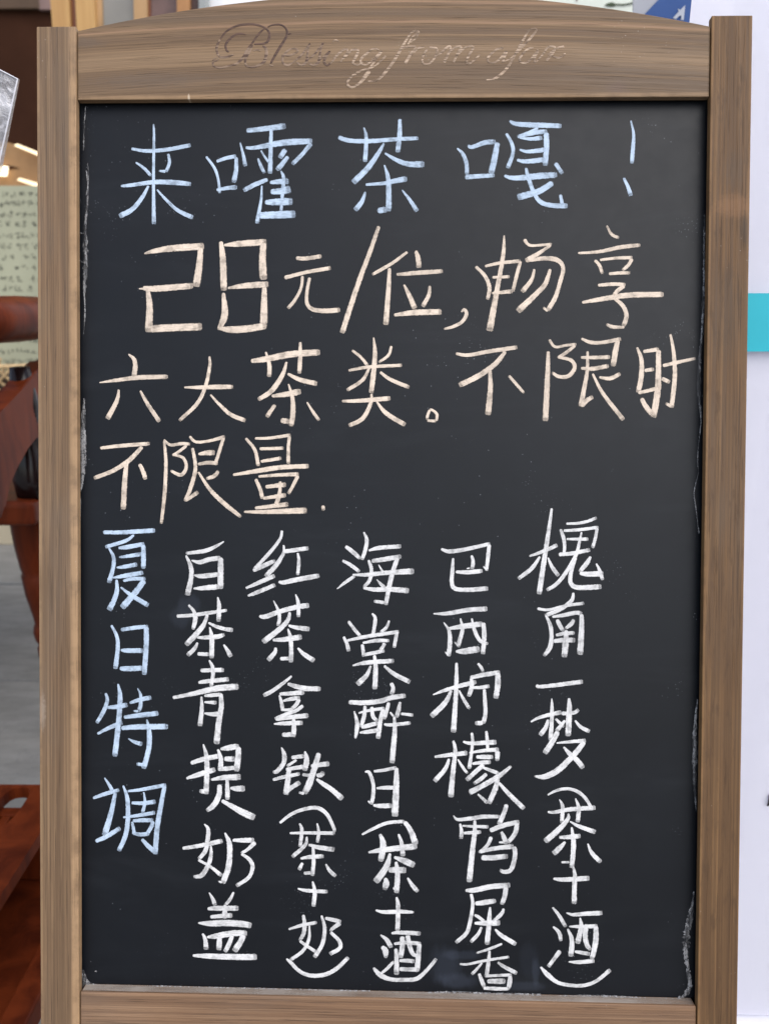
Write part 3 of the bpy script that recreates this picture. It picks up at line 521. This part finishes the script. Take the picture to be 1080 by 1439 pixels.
# ------------------------------------------------------------------ lettering routed into the top rail: grooves with raised burrs
def groove_mat(name, cols, lo, hi):
    t = NT(name); co = t.co()
    s = t.noise(t.map(co, (30, 520, 1), (3, 1, 0)), 1, 3, .5); s2 = t.noise(t.map(co, (120, 900, 1), (3, 1, 0)), 1, 3, .5)
    t.set('Base Color', t.mix(t.rng(s, .4, .6), cols[0], cols[1])); t.set('Roughness', .7)
    t.set('Alpha', t.rng(s2, .35, .55, lo, hi)); return t.m
M['gr_dark'] = groove_mat('routed_groove_burnt', ((.045, .020, .012), (.085, .042, .026)), .9, 1)
M['gr_mid'] = groove_mat('routed_groove_worn', ((.080, .042, .026), (.22, .145, .095)), .65, 1)
M['gr_pale'] = groove_mat('routed_groove_fresh', ((.17, .11, .07), (.42, .30, .21)), .35, .95)
def carve(strokes, x0, y0, sc, mat, lab=None):
    bm = bmesh.new(); uvl = bm.loops.layers.uv.new('UVMap'); tipl = bm.verts.layers.float.new('tip')
    for i, s in enumerate(strokes.split(';')):
        q = []
        for (a, b, w) in catmull(parse(s)):
            X, Y = onboard(x0+a/sc, y0+b/sc, -.0018); q.append((X, Y, max(.00045, .66*w/sc*.0006)))
        z = -.0018+.00004+i*.000012; nb = len(bm.verts)
        ribbon(bm, q, z, 0, uvl, tipl, .06, prof=(-1, -.75, 0, .75, 1)); bm.verts.ensure_lookup_table()
        for k in range(nb, len(bm.verts)):
            if (k-nb) % 5 in (1, 3): bm.verts[k].co.z += .00022
            elif (k-nb) % 5 == 2: bm.verts[k].co.z += .00001
    return obj('carved_lettering', bm, mat, rail_t)
carve('455 215 8,400 203 18,330 212 20,250 270 22,200 340 22,210 410 20,240 435 14;130 275 14,200 180 18,320 110 20,450 85 22,580 88 20,690 125 18,750 190 22,740 280 26,690 325 20,560 335 16;700 130 12,640 180 18,590 240 18,550 300 18,510 350 16;730 120 12,780 95 14,860 85 18,930 105 16,975 170 20,960 250 22,880 380 26,810 500 24,770 575 18;990 208 14,1030 200 10', 295, 25, 9, M['gr_dark'])
carve('130 275 16,95 340 24,85 410 24,120 490 20,200 500 24,300 465 16;510 350 22,460 430 26,420 500 26,340 580 22,240 610 18,130 635 20,50 610 16,40 560 18,90 540 14,120 510 12;540 345 18,500 430 22,450 520 24,455 600 20,520 625 20,600 610 22,680 560 30,710 480 30,710 400 28,670 350 22;555 420 18,590 405 16,640 420 16;770 575 14,760 600 14,800 610 18;30 540 12,90 500 14', 295, 25, 9, M['gr_mid'])
# e s s
carve('50 290 12,45 240 14,110 240 14,180 205 14,150 180 12,90 200 14,45 260 16,50 310 14,90 330 16,130 310 10;130 310 8,210 240 14,290 135 12,275 170 12,265 240 16,255 300 20,210 330 14,170 300 12;250 290 8,330 230 14,410 125 12,390 170 12,375 240 16,365 300 20,320 330 14,280 315 10;365 290 8,430 235 12,470 200 12,430 250 18,415 300 18,440 330 14,470 310 10', 390, 40, 6.353, M['gr_mid'])
# i-dot, n, g, trailing loop
carve('490 118 10,515 105 12,545 115 12;470 320 12,530 240 16,590 190 16,625 190 14,600 250 16,560 300 14;600 260 12,660 195 16,715 195 18,700 250 18,670 310 16,720 325 12,760 300 10;905 195 14,860 180 12,800 220 16,740 280 16,760 325 14,830 300 14,930 200 16,880 270 16,820 360 16;820 360 14,740 380 14,660 430 16,620 490 16,660 525 16,730 490 18,780 430 26,820 380 26;830 360 10,900 310 12,965 245 14', 390, 40, 6.353, M['gr_pale'])
# f
carve('350 230 12,400 150 14,460 100 14,400 100 14,340 180 16,270 300 20,200 410 20,120 510 20,60 560 16,-20 570 12;380 205 8,440 150 12,462 95 12', 520, 30, 6.75, M['gr_pale'])
# r o m (a f a r)
carve('310 250 14,380 240 16,430 245 14,390 300 18,330 400 22;390 320 10,450 260 16,510 240 14;540 260 16,500 330 16,500 400 16,560 400 14,620 330 16,630 260 16,560 245 14;630 330 10,680 290 16,740 240 18,760 260 16,700 390 20;720 330 12,800 250 14,860 245 18,820 320 18,790 390 16;820 330 12,900 250 14,975 245 18,930 330 18,910 395 18,960 390 14,1040 315 12', 520, 30, 6.75, M['gr_pale'])
carve('340 265 16,260 290 16,180 370 18,200 420 16,280 400 16,370 300 18,340 380 18,330 420 14;340 410 8,420 370 14,500 290 16,590 190 16,670 90 16,640 75 14,590 100 14,520 220 18,460 330 20,390 450 20,320 530 20,240 585 18,165 595 12;480 250 8,540 235 12,600 190 12,665 110 12;640 265 16,570 290 16,500 380 18,530 420 16,600 400 16,690 290 18,650 380 18,660 425 14;660 420 10,740 330 14,790 260 16,860 265 16,830 330 18,770 400 18;790 340 10,860 280 14,950 255 18;830 350 12,900 370 16,965 325 14', 660, 30, 7.2, M['gr_pale'])

# ------------------------------------------------------------------ setting: ground, paving, shop interior
gm = plain('street_paving', (.20, .20, .195), .8, .2, 6)
bm = bmesh.new(); vs = [bm.verts.new(p) for p in ((-60, -60, 0), (60, -60, 0), (60, 60, 0), (-60, 60, 0))]; bm.faces.new(vs)
ground = tag(obj('ground', bm, gm), kind='structure')
t = NT('paving_stone'); co = t.co(); oi = t.n.new('ShaderNodeObjectInfo'); f = t.noise(t.map(co, (1, 3, 1)), 7, 6, .65); f2 = t.noise(co, 90, 3, .6)
c = t.mix(t.rng(f, .3, .7), (.13, .127, .12), (.21, .205, .195)); c = t.mix(t.rng(oi.outputs['Random'], 0, 1, 0, .35, False), c, (.25, .235, .21)); c = t.mix(t.math('MULTIPLY', t.rng(f2, .55, .75), .3), c, (.10, .10, .10))
t.set('Base Color', c); t.set('Roughness', .6); t.bump(f2, .001, .4); M['slab'] = t.m
slab_me = None
for iy in range(-2, 5):
    for ix in range(0, 5):
        if slab_me is None:
            bm = bmesh.new(); box(bm, .004, .596, .004, .596, .0, .016, .003, 2); o = obj('paving_slab', bm, M['slab'], ground); slab_me = o.data
        else:
            o = bpy.data.objects.new('paving_slab', slab_me); C.objects.link(o); o.parent = ground
        o.location = (-2.9+ix*.6+(.3 if iy % 2 else 0), .29+iy*.6-.0, .001+random.uniform(0, .003))
dark = plain('dark_wood_wall', (.055, .022, .012), .9, .3, 2, .08)
YW = 3.0
bm = bmesh.new(); box(bm, -4.5, -.25, YW, YW+.1, 0, 3.2)
wall = tag(obj('shop_wall', bm, dark), 'dark brown wall inside the shop, far behind the blackboard', 'wall')
for (u0, u1, v0, v1, col) in ((-60, 50, -60, 13, (.10, .055, .028)), (55, 72, -60, 14, (.24, .15, .13))):
    a = hit(u0, v1, 1, YW-.03); b = hit(u1, v0, 1, YW-.03)
    bm = bmesh.new(); box(bm, a.x, b.x, YW-.03, YW-.002, a.z, b.z, .004); obj('wall_panel', bm, plain('panel_tone', col, .6, .25, 3), wall)

# shop door frame with upright timber posts, seen over the arch
timber = NT('orange_timber'); f = timber.noise(timber.map(timber.co(), (30, 30, 2)), 1, 5, .6)
timber.set('Base Color', timber.mix(timber.rng(f, .3, .7), (.36, .185, .055), (.48, .28, .095))); timber.set('Roughness', .35)
timber2 = NT('red_timber'); f = timber2.noise(timber2.map(timber2.co(), (30, 30, 2)), 1, 5, .6)
timber2.set('Base Color', timber2.mix(timber2.rng(f, .3, .7), (.13, .035, .012), (.20, .07, .02))); timber2.set('Roughness', .35)
YD = 1.9
df = empty('glazed_screen', hit(150, 300, 1, YD)*1, 0, 'orange timber and glass folding screen rising behind the arched top rail', 'screen'); df.location.z = 0
def post(u0, u1, ub0, ub1, mat, name, y0=0., th=.05):
    a = hit(u0, -40, 1, YD+y0); b = hit(u1, -40, 1, YD+y0); c_ = hit(ub0, 120, 1, YD+y0); d_ = hit(ub1, 120, 1, YD+y0)
    k = (a.z-c_.z)
    def ext(p, q, z): s = (z-q.z)/(p.z-q.z); return Vector((q.x+(p.x-q.x)*s, YD+y0, z))
    P = [ext(a, c_, .02), ext(b, d_, .02), ext(b, d_, 2.3), ext(a, c_, 2.3)]
    L = df.location; bm = bmesh.new(); prism(bm, [p-L for p in P], (0, th, 0)); return obj(name, bm, mat, df)
tan = plain('tan_timber', (.34, .20, .09), .5, .2, 5)
post(68, 95, 80, 104, timber.m, 'post', 0)
post(95, 104, 104, 112, timber2.m, 'post_rebate', .015)
post(104, 132, 112, 138, timber.m, 'post', 0)
post(132, 142, 138, 147, tan, 'post_side', .012)
glass = plain('smoky_glass', (.23, .21, .18), .15, .15, 4)
post(142, 187, 147, 190, glass, 'glass_pane', .02, .01)
post(187, 206, 190, 208, tan, 'post', .0)
post(206, 211, 208, 213, timber2.m, 'post_rebate', .015)
post(211, 248, 213, 250, plain('dim_glass', (.11, .062, .05), .2, .4, 6), 'glass_pane', .02, .01)
post(248, 266, 250, 268, plain('brown_timber', (.36, .17, .06), .4, .2, 5), 'post', 0)
post(266, 279, 268, 280, plain('dark_timber', (.05, .022, .014), .4, .2, 5), 'post_rebate', .015)
post(279, 289, 280, 290, plain('grey_trim', (.26, .27, .26), .5, .1, 5), 'post', 0)
# pale wall right of the screen
white = plain('white_plaster', (.78, .78, .80), .7, .03, 3)
a = hit(289, 0, 1, YD+.1)
bm = bmesh.new(); box(bm, a.x, 2.2, YD+.1, YD+.2, 0, 3)
tag(obj('plaster_wall', bm, white), 'white plaster wall behind the blackboard, beside the timber screen', 'wall')
# white poster with a green sprig, and blue poster
pg = plain('pale_green_paper', (.62, .65, .56), .6, .04, 4); leafm = plain('dark_leaf_print', (.035, .055, .02), .5, .2, 30)
YP = 1.1
def flat(name, pts, y, mat, parent, th=.003, loc=Vector((0, 0, 0))):
    bm = bmesh.new(); prism(bm, [hit(u, v, 1, y)-loc for u, v in pts], (0, th, 0)); return obj(name, bm, mat, parent)
tea = empty('sprig_poster', hit(840, 400, 1, YP), 0, 'pale green poster with a dark leaf sprig, behind the right half of the arch', 'poster')
L = tea.location
flat('poster_sheet', [(600, 420), (600, -80), (889, -80), (889, 420)], YP, pg, tea, .004, L)
flat('printed_leaf', [(849, 7), (853, 4.5), (859, 3), (864, 5), (864, 8.5), (857, 9.2)], YP-.002, leafm, tea, .001, L)
flat('printed_stem', [(862, 7), (876, 7.5), (889, 5), (889, 3), (876, 5.5), (862, 5)], YP-.0025, leafm, tea, .001, L)
flat('printed_mark', [(809, 0), (810, -6), (811, -6), (811, 2)], YP-.002, plain('brown_print', (.2, .12, .08)), tea, .001, L)
wg = plain('white_poster_paper', (.55, .55, .55), .55, .04, 4); bl = plain('poster_blue', (.055, .125, .33), .5, .06, 4)
YB = .55
bp = empty('blue_poster', hit(930, 400, 1, YB), 0, 'white and blue poster standing left of the white banner, above the right post', 'poster'); L = bp.location
flat('poster_sheet', [(889, 520), (889, -80), (1010, -80), (1010, 520)], YB, wg, bp, .004, L)
flat('blue_print', [(880+10, 36), (907, 18), (926, -2), (985, -60), (985, 520), (890, 520)], YB-.002, bl, bp, .001, L)
flat('white_arrow_print', [(945, 25), (953, 16), (952, 12), (955, 14), (962, 7), (960, 28), (956, 28), (957, 22), (954, 22), (949, 27)], YB-.004, plain('white_print', (.62, .64, .66)), bp, .001, L)

# right: roll-up banner
ban = plain('banner_vinyl', (.85, .835, .91), .5, .015, 3); cy = plain('cyan_vinyl', (.02, .38, .47), .45, .05, 14)
YR = .052
br = empty('roll_up_banner', (.62, YR, 0), 0, 'white roll-up banner with a cyan band, standing right of the blackboard', 'banner'); L = br.location
bx0 = hit(970, 10, 1, YR).x
bm = bmesh.new(); n = 30
for i in range(n+1):
    x = bx0-L.x+(1.12)*i/n
    for z in (.024, 1.95): bm.verts.new((x, .003*math.sin(i*.9), z))
bm.verts.ensure_lookup_table()
for i in range(n): bm.faces.new((bm.verts[2*i], bm.verts[2*i+2], bm.verts[2*i+3], bm.verts[2*i+1]))
bmesh.ops.solidify(bm, geom=bm.faces[:], thickness=.0012)
sheet = obj('banner_sheet', bm, ban, br)
za, zb_ = hit(1065, 412, 1, YR-.006).z, hit(1065, 494, 1, YR-.006).z
bm = bmesh.new(); box(bm, bx0-L.x+.012, bx0-L.x+1.10, -.0068, -.0050, zb_, za); obj('cyan_band', bm, cy, sheet)
bm = bmesh.new(); prism(bm, [hit(u, v, 1, YR-.005)-L for u, v in ((1077, 1133), (1079, 1127), (1080, 1118), (1092, 1112), (1092, 1120), (1083, 1124), (1080, 1133))], (0, .001, 0))
obj('printed_letter', bm, plain('black_print', (.02, .02, .02)), sheet)
bm = bmesh.new(); box(bm, bx0-L.x-.01, bx0-L.x+1.13, -.012, .03, 0.002, .020, .003, 2); obj('banner_base', bm, plain('white_base', (.60, .59, .65), .4, .02), br)
bm = bmesh.new(); tube(bm, [(.3, .03, .07), (.3, .03, 1.95)], .008); obj('support_pole', bm, plain('alloy', (.5, .5, .5), .3), br)

# ------------------------------------------------------------------ left background: shelf, poster of verses, cabinet, basket
cab = plain('beige_laminate', (.40, .34, .24), .5, .08, 3)
YC = 1.85
bm = bmesh.new(); box(bm, -2.6, -.45, YC, YC+.55, .02, .50, .004); box(bm, -2.6, -.45, YC+.02, YC+.5, .001, .02)
cabo = tag(obj('low_cabinet', bm, cab), 'low beige cabinet standing behind the red wooden chair', 'cabinet')
ver = empty('verse_board', hit(0, 520, 1, YC+.25), 0, 'pale board covered in lines of small dark calligraphy, behind the chair arm', 'board'); L = ver.location
YV = YC+.25
vp = plain('cream_paper', (.36, .36, .25), .6, .07, 3); ink = plain('faded_ink', (.045, .045, .035), .7, .3, 30)
flat('board_sheet', [(-330, 527), (-330, 261), (95, 261), (95, 527)], YV, vp, ver, .012, L)
rr = random.Random(4)
bm = bmesh.new()
for v in (273, 286, 301, 315, 331, 346, 361, 376, 392, 406, 421, 436, 451, 464, 478, 493, 508):
    u = -320
    while u < 88:
        if rr.random() < .86:
            w = rr.uniform(6, 9)
            for k in range(rr.randint(4, 7)):
                a, b = rr.uniform(-w/2, w/2), rr.uniform(-3.6, 3.6); hor = rr.random() < .5
                e = rr.uniform(2.5, 5); du, dv = (e, .8) if hor else (.8, e*.8)
                q = [(u+a-du/2, v+b+dv/2), (u+a+du/2, v+b+dv/2), (u+a+du/2, v+b-dv/2), (u+a-du/2, v+b-dv/2)]
                vs = [bm.verts.new(hit(x, y, 1, YV-.0015-k*.0001)-L) for x, y in q]; bm.faces.new(vs)
        u += rr.uniform(9.5, 12.5)
tag(obj('faded_writing', bm, ink, ver), kind='stuff')
# tan shelf with lit strips
tn = plain('warm_shelf_wood', (.36, .20, .085), .5, .25, 4)
YS = YC+.62
sh = empty('lit_shelf', hit(20, 240, 1, YS), 0, 'tan wooden wall shelf lit by two slanting light strips, above the verse board', 'shelf'); L = sh.location
flat('shelf_back', [(-150, 262), (-150, 196), (12, 200), (60, 222), (60, 262)], YS+.04, tn, sh, .05, L)
flat('dark_patch', [(10, 232), (28, 236), (10, 238)], YS+.035, dark, sh, .002, L)  # flat dark triangle laid on the shelf back, no opening cut
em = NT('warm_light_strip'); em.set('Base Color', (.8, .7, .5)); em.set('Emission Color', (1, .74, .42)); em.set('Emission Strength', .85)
em2 = NT('warm_lamp'); em2.set('Base Color', (.8, .7, .5)); em2.set('Emission Color', (1, .86, .62)); em2.set('Emission Strength', 1.6)
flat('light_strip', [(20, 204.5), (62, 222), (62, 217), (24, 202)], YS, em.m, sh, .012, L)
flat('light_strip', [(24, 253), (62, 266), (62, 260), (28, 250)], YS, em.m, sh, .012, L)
flat('lamp', [(-12, 246), (8, 247), (10, 234), (-12, 232)], YS, em2.m, sh, .012, L)
# straw basket on the cabinet: crossing splints
st_m = plain('straw', (.42, .29, .15), .7, .25, 60); 
bk = empty('straw_basket', (hit(10, 545, 1, YC+.1).x, YC+.14, .502), 0, 'open-woven straw basket on the beige cabinet', 'basket')
bm = bmesh.new()
for k in range(26):
    for sg in (-1, 1):
        pts = []
        for j in range(9):
            t_ = j/8; a = 2*math.pi*k/26+sg*t_*.75; r = .13+.035*t_; pts.append((math.cos(a)*(r+.003*sg), math.sin(a)*(r+.003*sg)*.8, t_*.12))
        tube(bm, pts, .0048, 5)
obj('woven_wall', bm, st_m, bk, True)
for z, r in ((.0, .13), (.12, .168)):
    bm = bmesh.new(); pts = [(math.cos(2*math.pi*i/40)*r, math.sin(2*math.pi*i/40)*r*.8, z+.006) for i in range(41)]; tube(bm, pts, .008, 8); obj('rim', bm, st_m, bk, True)
bm = bmesh.new(); bmesh.ops.create_cone(bm, cap_ends=True, segments=24, radius1=.11, radius2=.12, depth=.07, matrix=Matrix.Translation((0, 0, .05))); obj('basket_shade_core', bm, plain('basket_shadow', (.05, .03, .018), .8), bk)  # dark cone added inside, its colour standing in for shade behind the weave
# a potted plant whose leaf tip enters the frame
pp = hit(-26, 560, 1, YC+.16)
pl = empty('potted_plant', (pp.x, YC+.13, .502), 0, 'small potted plant on the cabinet, its green leaf at the left edge', 'plant'); gl = plain('leaf_green', (.05, .09, .025), .45, .3, 20)
bm = bmesh.new(); bmesh.ops.create_cone(bm, cap_ends=True, segments=24, radius1=.03, radius2=.04, depth=.07, matrix=Matrix.Translation((-.12, -.05, .035))); obj('pot', bm, plain('pot_clay', (.3, .28, .24), .5), pl)
for k in range(7):
    a = k*2.4; tipz = .19 if k else .185
    base = Vector((-.12, -.05, .07)); end = base+Vector((math.cos(a)*.10, math.sin(a)*.06, tipz-.07)) if k else Vector((.055, -.10, .165))
    d = (end-base); side = d.cross(Vector((0, 1, .3))).normalized()*.022; nn = Vector((0, -.012, .01))
    bm = bmesh.new(); P = [base, base+d*.4+side*.5, base+d*.7+side*1.3, end, base+d*.7-side*1.3, base+d*.4-side*.5]
    vs = [bm.verts.new(p) for p in P]; m1 = bm.verts.new(base+d*.6+nn)
    for i in range(6): bm.faces.new((vs[i], vs[(i+1) % 6], m1))
    bmesh.ops.solidify(bm, geom=bm.faces[:], thickness=.0012); obj('leaf', bm, gl, pl, True)

# ------------------------------------------------------------------ mahogany armchair
t = NT('polished_mahogany'); f = t.noise(t.map(t.co(), (22, 22, 4)), 1, 5, .6, .8)
t.set('Base Color', t.mix(t.rng(f, .3, .7), (.055, .0095, .0035), (.125, .023, .0065))); t.set('Specular IOR Level', .09); t.set('Roughness', .36); t.set('Coat Weight', .0); t.set('Coat Roughness', .1)
M['mah'] = t.m
XC = -.600
ch = empty('wooden_armchair', (-.86, .90, 0), 0, 'dark red polished wooden armchair with turned legs, behind the left post', 'chair'); L = ch.location
def px(u, v, x=XC): return hit(u, v, 0, x)-L
def turned(x, y, h, name='leg'):
    prof = [(0, .016), (.03, .018), (.06, .014), (.12, .015), (.17, .018), (.185, .024), (.20, .024), (.205, .02), (.215, .026), (.23, .028), (.24, .026), (.245, .023), (.26, .025), (.30, .033), (.335, .036), (.34, .033), (.35, .036), (.39, .041), (.43, .043), (.455, .043)]
    bm = bmesh.new(); tube(bm, [(x, y, z*h/.455) for z, r in prof], [r for z, r in prof], 24); return obj(name, bm, M['mah'], ch, True)
legc = hit(58, 800, 1, .66)
lx, ly = legc.x-L.x, .66-L.y
turned(lx, ly, .502); turned(lx, ly+.44, .502); turned(lx-.50, ly, .502); turned(lx-.50, ly+.44, .502)
bm = bmesh.new(); xr = -.604-L.x; box(bm, xr-.58, xr, ly-.13, ly+.50, .502, .545, .010, 3); obj('seat', bm, M['mah'], ch)
# broad curved arm support on each side
up = [(95, 500), (70, 508), (50, 522), (30, 549), (0, 580), (-20, 606), (-40, 650)]
lo = [(-28, 735), (4, 728), (6, 708), (14, 682), (26, 655), (40, 630), (50, 617), (75, 596), (95, 590)]
bm = bmesh.new(); prism(bm, [px(u, v) for u, v in up+lo], (-.035, 0, 0), .006); o = obj('arm_support', bm, M['mah'], ch)
o2 = o.copy(); C.objects.link(o2); o2.location = Vector((-.52, 0, 0)); o2.parent = ch
blk = plain('black_lacquer', (.008, .004, .004), .2, .2, 8, .3)
bb = hit(50, 690, 0, XC-.02); prof = [(0, .03), (.03, .034), (.06, .026), (.10, .018), (.14, .024), (.20, .016)]
bm = bmesh.new(); tube(bm, [(bb.x-L.x, bb.y-L.y, .543+z*1.1) for z, r in prof], [r for z, r in prof], 20); obj('baluster', bm, blk, ch, True)
def arm(dx):
    bm = bmesh.new(); A = px(-34, 452, -.60); B = px(62, 447, -.60); Cc = px(120, 452, -.60)
    A, B, Cc = (Vector((p.x+dx, p.y, p.z)) for p in (A, B, Cc))
    pts = [A, A.lerp(B, .33), A.lerp(B, .7), B, Cc]; tube(bm, pts, [.028, .035, .037, .036, .034], 20)
    for v_ in bm.verts: v_.co.x = A.x+(v_.co.x-A.x)*1.35
    return obj('armrest', bm, M['mah'], ch, True)
arm(-.02); arm(-.54)
bm = bmesh.new(); tube(bm, [(lx+.0, ly+.40, .80), (lx-.04, ly+.50, .80), (lx-.26, ly+.56, .80), (lx-.48, ly+.50, .80), (lx-.52, ly+.40, .80)], .026, 16); obj('back_rail', bm, M['mah'], ch, True)
for k in (-.50, -.34, -.02):
    bm = bmesh.new(); tube(bm, [(lx+k, ly+.46, .47), (lx+k, ly+.50, .79)], .012, 10); obj('spindle', bm, M['mah'], ch, True)

# ------------------------------------------------------------------ low mahogany footstool with a slot handle
HS = .16
A = hit(-5, 1268, 2, HS); B = hit(50, 1181, 2, HS); dv = (B-A).normalized(); pv = Vector((-dv.y, dv.x, 0))
stl = empty('footstool', (A.x-.1, A.y+.1, 0), math.atan2(dv.y, dv.x), 'low dark red footstool with a slot handle in its top, left of the sign', 'stool')
mi = Matrix.Translation(stl.location) @ Matrix.Rotation(math.atan2(dv.y, dv.x), 4, 'Z'); mii = mi.inverted()
a0 = mii @ A; yb = a0.y
sc_ = mii @ hit(12, 1133, 2, HS)                 # slot centre
Ls, Wd = .34, .25
x0s, x1s = a0.x-.14, a0.x+.24
bm = bmesh.new()
outer = [(x0s, yb), (x1s, yb), (x1s, yb+Wd), (x0s, yb+Wd)]
hw, hh = .045, .020; inner = []
for k in range(16):
    a = 2*math.pi*k/16; cx_ = math.cos(a); sx = math.sin(a); inner.append((sc_.x+(hw if cx_ > 0 else -hw)*(abs(cx_)**.6), sc_.y+hh*(1 if sx > 0 else -1)*abs(sx)**.6))
th = .018
def ring(z): return [bm.verts.new((x, y, z)) for x, y in inner], [bm.verts.new((x, y, z)) for x, y in outer]
it, ot = ring(HS); ib, ob = ring(HS-th)
def quadrant(i):
    x, y = inner[i]; return (0 if x < sc_.x else 1) if y < sc_.y else (2 if x > sc_.x else 3)
for I, O, flip in ((it, ot, False), (ib, ob, True)):
    for k in range(16):
        k2 = (k+1) % 16; c1, c2 = [2, 2, 2, 2, 3, 3, 3, 3, 0, 0, 0, 0, 1, 1, 1, 1][k], [2, 2, 2, 2, 3, 3, 3, 3, 0, 0, 0, 0, 1, 1, 1, 1][k2]
        f = [I[k], O[c1], I[k2]] if c1 == c2 else [I[k], O[c1], O[c2], I[k2]]
        bm.faces.new(f if not flip else f[::-1])
for k in range(16): bm.faces.new((it[k], it[(k+1) % 16], ib[(k+1) % 16], ib[k]))
for k in range(4): bm.faces.new((ot[k], ob[k], ob[(k+1) % 4], ot[(k+1) % 4]))
bmesh.ops.recalc_face_normals(bm, faces=bm.faces)
obj('stool_top', bm, M['mah'], stl)
for (xa, xb, ya, yb2, za, zb2, nm) in ((x0s+.03, x0s+.05, yb+.02, yb+Wd-.02, 0.018, HS-th, 'side_board'), (x1s-.05, x1s-.03, yb+.02, yb+Wd-.02, .018, HS-th, 'side_board'),
                                        (x0s+.05, x1s-.05, yb-.055, yb-.02, .018, .05, 'foot_rail'), (x0s+.051, x1s-.051, yb-.019, yb+Wd-.03, .018, .03, 'bottom_shelf'), (x0s+.05, x1s-.05, yb+.07, yb+.084, .031, HS-th, 'front_board'), (x0s+.02, x0s+.048, yb-.06, yb+.02, .018, .04, 'runner'), (x0s+.05, x1s-.05, yb+Wd-.03, yb+Wd-.012, .06, HS-th, 'apron'),
                                        (x0s, x1s, yb+Wd+.001, yb+Wd+.02, .05, HS+.03, 'back_board')):
    bm = bmesh.new(); box(bm, xa, xb, ya, yb2, za, zb2, .003); obj(nm, bm, M['mah'], stl)

# ------------------------------------------------------------------ crinkled clear plastic sleeve at the left edge
t = NT('crinkled_plastic'); g = t.noise(t.co(), 45, 5, .65, 1.2); g2 = t.noise(t.map(t.co(), (1, 1, .5)), 140, 4, .6)
t.set('Base Color', t.mix(t.rng(g, .35, .65), (.30, .29, .30), (.62, .60, .62))); t.set('Roughness', .16); t.set('Specular IOR Level', .9)
t.set('Alpha', t.rng(g, .3, .7, .62, .95)); t.bump(t.math('ADD', g, t.math('MULTIPLY', g2, .4)), .006, 1); M['plas'] = t.m
YK = .10
pk = empty('plastic_packet', hit(-20, 240, 1, YK), 0, 'crinkled clear plastic packet poking in at the upper left edge', 'packet'); L = pk.location
def sheetgrid(P00, P10, P11, P01, n, amp, bm):
    g = []
    for i in range(n+1):
        r = []
        for j in range(n+1):
            a, b = i/n, j/n; p = P00*(1-a)*(1-b)+P10*a*(1-b)+P11*a*b+P01*(1-a)*b
            e = min(a, 1-a, b, 1-b)*4; e = min(1, e); p = p+Vector((0, amp*e*mnoise.noise(p*38), 0)); r.append(bm.verts.new(p))
        g.append(r)
    for i in range(n):
        for j in range(n): bm.faces.new((g[i][j], g[i+1][j], g[i+1][j+1], g[i][j+1]))
bm = bmesh.new(); q = [hit(u, v, 1, YK)-L for u, v in ((-60, 262), (-8, 262), (25, 111), (-60, 67))]
sheetgrid(q[0], q[1], q[2], q[3], 16, .012, bm); obj('front_film', bm, M['plas'], pk, True)
bm = bmesh.new(); q = [hit(-8, 262, 1, YK)-L, hit(3, 240, 1, YK+.05)-L, hit(28, 112, 1, YK+.05)-L, hit(25, 111, 1, YK)-L]
sheetgrid(q[0], q[1], q[2], q[3], 10, .006, bm); obj('side_film', bm, M['plas'], pk, True)
bm = bmesh.new(); tube(bm, [hit(-60, 67, 1, YK-.001)-L, hit(25, 111, 1, YK-.001)-L, hit(-8, 262, 1, YK-.001)-L], .0008, 6); obj('folded_edge', bm, plain('film_edge', (.7, .68, .72), .2, .05), pk)
bm = bmesh.new(); tube(bm, [hit(-420, 90, 1, YK+.02)-L, hit(-50, 90, 1, YK+.02)-L], .003, 8); obj('hanger', bm, plain('hanger_metal', (.4, .4, .4), .3), pk)
bm = bmesh.new(); bs = hit(-420, 262, 1, YK+.02)-L; tube(bm, [(bs.x, bs.y, -L.z+.02), (bs.x, bs.y, .16)], .004, 10); obj('stand_rod', bm, plain('rod', (.4, .4, .4), .3), pk)
bm = bmesh.new(); box(bm, bs.x-.06, bs.x+.06, bs.y-.05, bs.y+.05, -L.z+.018, -L.z+.026, .002); obj('stand_base', bm, plain('rod_base', (.4, .4, .4), .4), pk)
